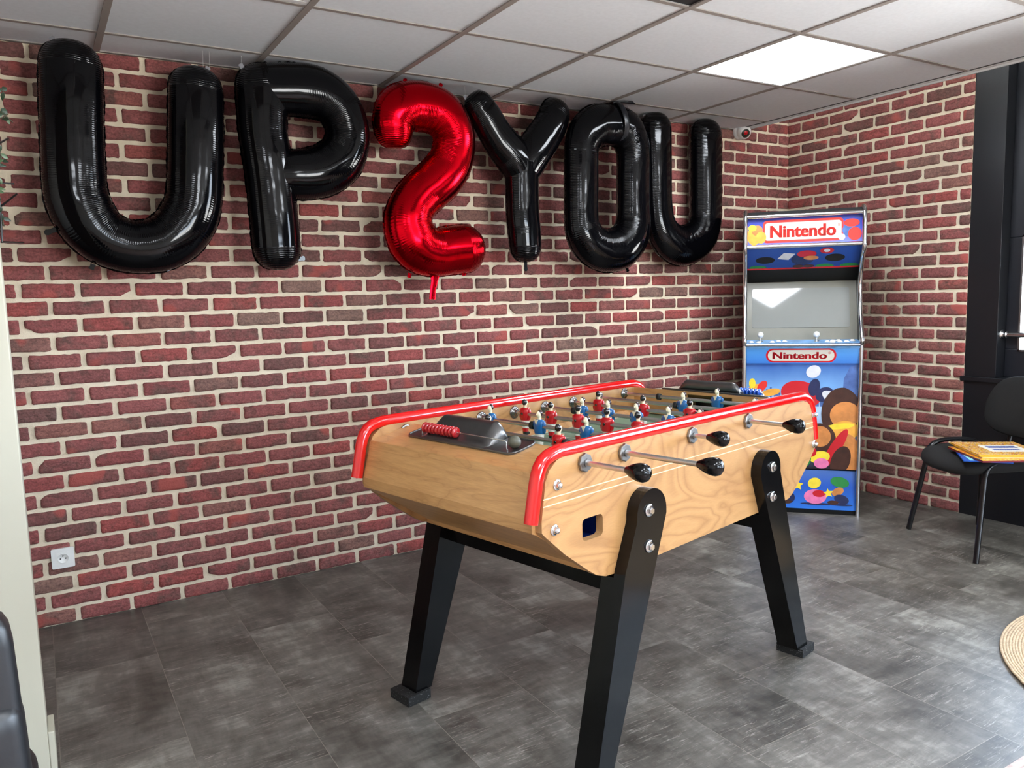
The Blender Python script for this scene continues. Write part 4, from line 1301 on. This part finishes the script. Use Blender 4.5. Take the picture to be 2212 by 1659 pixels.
# ------------------------------------------------------------------ security camera
sc = thing('security_camera', 'white dome security camera high on the brick wall in the corner under the ceiling', 'security camera', (-0.484, 0, 2.285))
q = MB(); q.lathe([(0, .046), (.003, .049), (.020, .047), (.024, .040)], (0, -.008, 0), (0, -.55, .08) if 0 else (0, -1, 0), 32)
q.build('base', M['white_plastic'], sc)
ax = Vector((-.42, -.80, -.42)).normalized()
c0 = Vector((0, -.052, -.004))
q = MB(); q.sphere(c0, .045, 32, 20); q.lathe([(.020, .0435), (.034, .036), (.041, .030), (.043, .026)], c0, ax, 32)
bd = q.build('housing', M['white_plastic'], sc)
q = MB(); q.lathe([(.0415, .0275), (.0440, .026), (.0445, 0)], c0, ax, 28); q.build('lens_window', M['lens_dark'], sc)
q = MB(); q.lathe([(.0446, .014), (.0470, .012), (.0475, 0)], c0+Vector((0, 0, .004)), ax, 20); q.build('lens', M['lens_red'], sc)

# socket
so_ = thing('wall_socket', 'white square wall socket low on the brick wall at the left', 'socket', (-4.379, -0.009, .280))
q = MB(); q.prism(rrect(-.041, -.041, .041, .041, .006), 'y', -.012, .0); fixn(q.build('cover_plate', M['white_plastic'], so_, bevel=.003))
q = MB()
q.prism(rrect(-.0235, -.0235, .0235, .0235, .002), 'y', -.0138, -.011, 0)
q.lathe([(.0139, .0205), (.0152, .0200), (.0152, .0190), (.0142, .0185), (.0142, 0)], (0, 0, 0), (0, -1, 0), 32, 0)
io = fixn(q.build('socket_insert', M['white_plastic'], so_))
q = MB()
for x, z in ((-.0095, -.001), (.0095, -.001), (0, .0095)): q.lathe([(.0143, .0027), (.0149, .0027), (.0149, 0)], (x, 0, z), (0, -1, 0), 14)
q.build('pin_hole', M['dark_hole'], io)

# ------------------------------------------------------------------ grab bar at the window
gb = thing('grab_bar', 'chrome safety bar across the window at the right edge', 'bar', (.048, -1.387, 1.015))
q = MB(); q.cyl((0, 0, 0), (0, -1.0, 0), .0135, 20); q.build('bar', M['chrome'], gb)
for y in (0, -.96): 
    q = MB(); q.lathe([(0, .027), (.004, .027), (.006, .020), (.02, .018), (.022, .020), (.028, .020), (.03, .0135)], (0, y, 0), (0, -1 if y == 0 else 1, 0), 24); q.build('flange', M['chrome'], gb)

# ------------------------------------------------------------------ rug
rg = MB(); cx, cy, Rr = -1.226, -2.841, .695
rings = 76
for k in range(rings):
    r0 = Rr*(k+.5)/rings
    n = 120
    pts = [(r0*math.cos(2*PI*i/n), r0*math.sin(2*PI*i/n)*1.0, .007+.0015*math.sin(i*PI*.97)) for i in range(n)]
    rg.tube(pts, Rr/rings*.56, 6, closed=True, up=(0, 0, 1))
ro_ = rg.build('rug', M['jute'], loc=(cx, cy, .001)); tag(ro_, 'round braided jute rug lying on the floor at the right edge', 'rug')

# ------------------------------------------------------------------ chair with books
ch = thing('stacking_chair', 'black fabric stacking chair with tube legs holding books by the window', 'chair', (-.46, -1.56, 0))
def cl(p): return (p[0]+.46, p[1]+1.56, p[2])
TZ = .405
hoops = [([(-.505, -1.235, 0.0), (-.482, -1.300, TZ-.05), (-.476, -1.312, TZ+.03), (-.450, -1.326, TZ+.068), (-.39, -1.352, TZ+.084), (-.29, -1.400, TZ+.080), (-.225, -1.432, TZ+.055), (-.200, -1.442, TZ-.02), (-.15, -1.41, 0.0)]),
         ([(-.757, -1.72, 0.0), (-.655, -1.690, TZ-.05), (-.640, -1.690, TZ+.005), (-.615, -1.70, TZ+.035), (-.56, -1.725, TZ+.045), (-.46, -1.775, TZ+.04), (-.38, -1.81, TZ+.03), (-.345, -1.825, TZ-.02), (-.35, -1.93, 0.0)])]
for h in hoops:
    P, L = smooth_path([cl(p) for p in h], 60)
    q = MB(); q.tube(P.tolist(), .0115, 14, sy=1.35, up=(.9, -.44, 0)); q.build('leg_frame', M['black_metal'], ch)
q = MB()
q.cyl(cl((-.47, -1.33, TZ+.012)), cl((-.635, -1.70, TZ+.012)), .009, 12); q.cyl(cl((-.24, -1.45, TZ+.012)), cl((-.38, -1.81, TZ+.012)), .009, 12)
q.build('cross_bar', M['black_metal'], ch)
ang = math.atan2(-.37, -.165)   # direction along the front edge
fx = Vector((-.913, .408, 0)); sx_ = Vector((.408, .913, 0))*-1   # forward, sideways
c0 = Vector((0.055, 0.0, 0))
q = MB(); vs = []
prof_ = [(-.5, .0), (-.47, .28), (-.35, .42), (0, .5), (.35, .42), (.47, .28), (.5, 0)]
nn = 40
layers = [(.84, -.042), (.95, -.036), (1.0, -.016), (1.005, 0.0), (.985, .014), (.93, .023), (.80, .029), (.5, .032), (.0, .033)]
for sc_, z in layers:
    for k in range(nn):
        a = 2*PI*k/nn; c, s_ = math.cos(a), math.sin(a)
        lx = .020+.235*sc_*math.copysign(abs(c)**.62, c); ly = .235*sc_*math.copysign(abs(s_)**.62, s_)
        droop = -.020*max(0, lx/.225)**4
        p = c0+fx*lx+sx_*ly+Vector((0, 0, TZ+.036+z+droop))
        vs.append(p)
fs = []
for i in range(len(layers)-1):
    for k in range(nn): fs.append((i*nn+k, i*nn+(k+1) % nn, (i+1)*nn+(k+1) % nn, (i+1)*nn+k))
fs.append(tuple(range(nn-1, -1, -1)))
q.add(vs, fs, 0, True); fixn(q.build('seat', M['fabric'], ch))
# backrest
q = MB(); vs = []
bc = c0-fx*.235+Vector((0, 0, .665)); nn = 44
tilt = Vector((0, 0, 1))*math.cos(.16)-fx*math.sin(.16)
bn = fx*math.cos(.16)+Vector((0, 0, 1))*math.sin(.16)
lay = [(.93, -.020), (1.0, -.008), (1.0, .006), (.95, .016), (.7, .022), (0, .024)]
for sc_, d in lay:
    for k in range(nn):
        a = 2*PI*k/nn; c, s_ = math.cos(a), math.sin(a)
        lx = .235*sc_*math.copysign(abs(c)**.55, c); lz = .155*sc_*math.copysign(abs(s_)**.55, s_)
        lx *= 1-.18*max(0, lz/.155)
        curve = .05*(lx/.235)**2
        vs.append(bc+sx_*lx+tilt*lz+bn*(d+curve))
fs = []
for i in range(len(lay)-1):
    for k in range(nn): fs.append((i*nn+k, i*nn+(k+1) % nn, (i+1)*nn+(k+1) % nn, (i+1)*nn+k))
fs.append(tuple(range(nn-1, -1, -1)))
q.add(vs, fs, 0, True); fixn(q.build('backrest', M['fabric'], ch))
for s_ in (-1, 1):
    q = MB()
    q.tube([c0-fx*.12+sx_*s_*.13+Vector((0, 0, TZ+.01)), c0-fx*.20+sx_*s_*.13+Vector((0, 0, TZ+.012)), c0-fx*.235+sx_*s_*.13+Vector((0, 0, TZ+.06)), c0-fx*.262+sx_*s_*.13+Vector((0, 0, .60)), c0-fx*.275+sx_*s_*.13+Vector((0, 0, .72))], .009, 12, sy=1.4)
    q.build('back_support', M['black_metal'], ch)

def mat_cover(name, a, b, c, sc_):
    m, nt, bs = new_mat(name)
    v = obj_coord(nt)
    vo = nt.nodes.new('ShaderNodeTexVoronoi'); vo.inputs['Scale'].default_value = sc_
    nt.links.new(v, vo.inputs['Vector'])
    sp = nt.nodes.new('ShaderNodeSeparateColor'); nt.links.new(vo.outputs['Color'], sp.inputs[0])
    col = ramp(nt, sp.outputs[0], [(0.0, lin(a)), (0.45, lin(b)), (0.7, lin(c)), (0.85, lin((210, 70, 50))), (1.0, lin((70, 90, 120)))])
    nt.links.new(col, bs.inputs['Base Color']); bs.inputs['Roughness'].default_value = 0.25
    return m
M['cover1'] = mat_cover('busy_yellow_cover', (238, 190, 50), (240, 170, 60), (236, 222, 180), 190)
M['cover2'] = mat_cover('orange_pattern_cover', (240, 170, 30), (244, 196, 70), (232, 120, 40), 120)
M['cover_blue'] = simple('blue_cover', (20, 92, 190), 0.25)
M['cover_red'] = simple('dark_red_cover', (128, 26, 38), 0.3)
M['pages'] = simple('white_pages', (232, 228, 216), 0.7)
M['cover_yellow'] = simple('yellow_board', (236, 186, 40), 0.4)
M['print_blue'] = simple('blue_print', (40, 76, 160), 0.4)
M['stripe_cyan'] = simple('pale_cyan_stripe', (140, 220, 224), 0.4)

def book(name, label, corner, ang_, w_, d_, z, t_, cov, edge, page, deco=None):
    o = thing(name, label, 'book', (corner[0], corner[1], z), ang_, 'books on the black chair')
    q = MB(); q.box((0, 0, t_-.0018), (w_, d_, t_), 0); q.box((0, 0, 0), (w_, d_, .0018), 1); q.box((-.001, d_-.002, 0), (w_, d_, t_), 1)
    q.build('cover', [cov, edge], o)
    q = MB(); q.box((.003, .003, .0018), (w_-.003, d_-.002, t_-.0018)); q.build('pages', page, o)
    if deco: deco(o, w_, d_, t_)
    return o
# chair seat top at z ~ TZ+.069
SZ = TZ+.0695
def stripe(o, w_, d_, t_):
    q = MB(); q.add([(.028, 0, t_+.0003), (.046, 0, t_+.0003), (.030, d_, t_+.0003), (.012, d_, t_+.0003)], [(0, 1, 2, 3)]); q.build('stripe', M['stripe_cyan'], o)
def title(o, w_, d_, t_):
    q = MB(); q.box((w_*.30, d_*.22, t_), (w_*.88, d_*.70, t_+.0004)); lb = q.build('title_label', M['pages'], o)
    q = MB(); rg_ = random.Random(3)
    for r_, (y0, y1, x0, x1) in enumerate(((.50, .64, .38, .80), (.34, .42, .38, .76))):
        x = w_*x0
        while x < w_*x1:
            ww = rg_.uniform(.006, .012); q.box((x, d_*y0, t_+.0005), (x+ww*.75, d_*y1, t_+.0009)); x += ww
    q.build('title_print', M['print_blue'], lb)
BA = math.atan2(-1.62+1.459, -.315+.521)    # direction of the far edge of the top book
base = Vector((-.733, -1.699, 0))
book('book', 'thin blue book with a pale cyan stripe, lowest on the chair seat', (-.775, -1.655), BA-.25, .20, .19, SZ, .006, M['cover_blue'], M['cover_blue'], M['cover_blue'], stripe)
book('book', 'dark red edged book with an orange patterned cover under the top one', (-.765, -1.735), BA+.04, .29, .33, SZ+.0065, .010, M['cover2'], M['cover_red'], M['cover_red'])
book('book', 'white and yellow book in the middle of the pile on the chair', (-.735, -1.715), BA-.01, .29, .30, SZ+.0170, .008, M['cover_yellow'], M['cover_yellow'], M['pages'])
book('book', 'busy yellow picture book with a white title label, topmost on the chair', (-.728, -1.700), BA, .30, .315, SZ+.0255, .007, M['cover1'], M['cover_yellow'], M['cover_yellow'], title)

# ------------------------------------------------------------------ plant on a wire frame, left edge
wf = MB()
def wire(a, b, r=.0028): wf.cyl(a, b, r, 8)
yw = -1.10
A_ = {'a': (-4.424, -.62, 1.830), 'b': (-4.455, -1.02, 1.735), 'c': (-4.420, -.60, 1.692), 'd': (-4.50, -.62, 1.690), 'e': (-4.416, -.62, 1.657), 'f': (-4.4545, -1.05, 1.570), 'g': (-4.4575, -1.06, 1.475), 'h': (-4.411, -.62, 1.504)}
wire(A_['a'], A_['b']); wire(A_['c'], A_['d']); wire(A_['e'], A_['f']); wire(A_['f'], A_['g']); wire(A_['g'], A_['h'])
wire(A_['b'], (-4.456, -1.055, 1.640)); wire((-4.456, -1.055, 1.640), A_['f']); wire(A_['d'], (-4.456, -1.055, 1.640))
w_o = wf.build('wire_frame', M['black_metal']); tag(w_o, 'black geometric wire plant holder fixed behind the cream partition', 'plant holder')
pl_t = thing('trailing_plant', 'green trailing plant hanging at the upper left edge', 'plant', (-4.47, -1.05, 1.70))
st = MB(); lf = MB(); rng = random.Random(8)
def leaf(p, d, L, wd, mi=0):
    d = Vector(d).normalized(); s_ = d.cross(Vector((.3, -1, .2))).normalized(); n_ = s_.cross(d)
    p = Vector(p); vs = []; 
    for t_, w__ in ((0, .05), (.15, .55), (.4, 1), (.65, .85), (.88, .4), (1, .02)):
        c = p+d*L*t_-n_*L*.25*t_*t_
        vs += [c+s_*wd*w__, c+n_*wd*.15, c-s_*wd*w__]
    fs = []
    for i in range(5):
        fs += [(i*3, i*3+1, i*3+4, i*3+3), (i*3+1, i*3+2, i*3+5, i*3+4)]
    lf.add(vs, fs, mi, True)
def L_(x, y, z): return (x+4.47, y+1.05, z-1.70)
for (x0, z0, pts) in [(-4.50, 1.92, [(0, 0), (.04, -.02), (.068, -.035), (.082, -.055)]), (-4.50, 1.86, [(0, 0), (.04, -.01), (.070, -.045), (.094, -.068)]), (-4.50, 1.86, [(0, 0), (.03, -.03), (.058, -.055), (.085, -.035)]), (-4.50, 1.82, [(0, 0), (.03, -.03), (.055, -.07), (.058, -.12)]),
                      (-4.49, 1.78, [(0, 0), (.015, -.04), (.035, -.09), (.04, -.14)]), (-4.49, 1.70, [(0, 0), (.02, -.04), (.03, -.09), (.036, -.13)]), (-4.49, 1.62, [(0, 0), (.02, -.03), (.035, -.07), (.04, -.10)])]:
    yy = -1.05+rng.uniform(-.04, .06)
    P3 = [L_(x0+dx, yy, z0+dz) for dx, dz in pts]
    st.tube(P3, .0014, 6)
    for i in range(1, len(P3)):
        for k in range(4):
            a = rng.uniform(0, 2*PI)
            t_ = rng.random(); p = Vector(P3[i-1]).lerp(Vector(P3[i]), t_)
            leaf(p, (math.cos(a)*.8+.2, rng.uniform(-.6, .4), math.sin(a)*.8-.2), rng.uniform(.014, .026), rng.uniform(.004, .007), 0 if rng.random() < .75 else 1)
st.build('stem', M['stem'], pl_t); lf.build('foliage', [M['leaf'], M['leaf_pale']], pl_t)

# ------------------------------------------------------------------ black chair at the lower left edge
ac = thing('armchair', 'black leather chair back cut by the lower left edge of the photo', 'chair', (-4.78, -2.35, 0), 0)
def padded(name, cx, w_, y0, y1, z0, z1, r, parent, taper=0.0):
    """upholstered slab with rounded edges, in the chair's own coordinates"""
    q = MB(); secs = []
    for t_, sc_ in ((0, .86), (.03, .95), (.08, 1.0), (.5, 1.0), (.90, 1.0), (.955, .97), (.985, .90), (1.0, .78)):
        z = z0+(z1-z0)*t_
        ww = (w_-taper*t_)*(1-(1-sc_)*r)
        secs.append((cx, (y0+y1)/2, z, ww/2, (y1-y0)/2*sc_))
    q.loft(secs, 40, 0, 5.0)
    return q.build(name, M['leather'], parent)
padded('backrest', 0.080, .50, -.035, .045, .42, .878, .35, ac, .026)
padded('back_cushion', 0.078, .508, -.050, .060, .40, .752, .3, ac, .02)
padded('seat', 0.07, .50, .04, .50, .36, .46, .2, ac)
for sx__ in (-1, 1):
    for sy__ in (.02, .46):
        q = MB(); q.tube([(.07+sx__*.21, sy__, .37), (.07+sx__*.22, sy__+(.02 if sy__ > .1 else -.02), 0)], [.016, .011], 14); q.build('leg', M['black_metal'], ac)
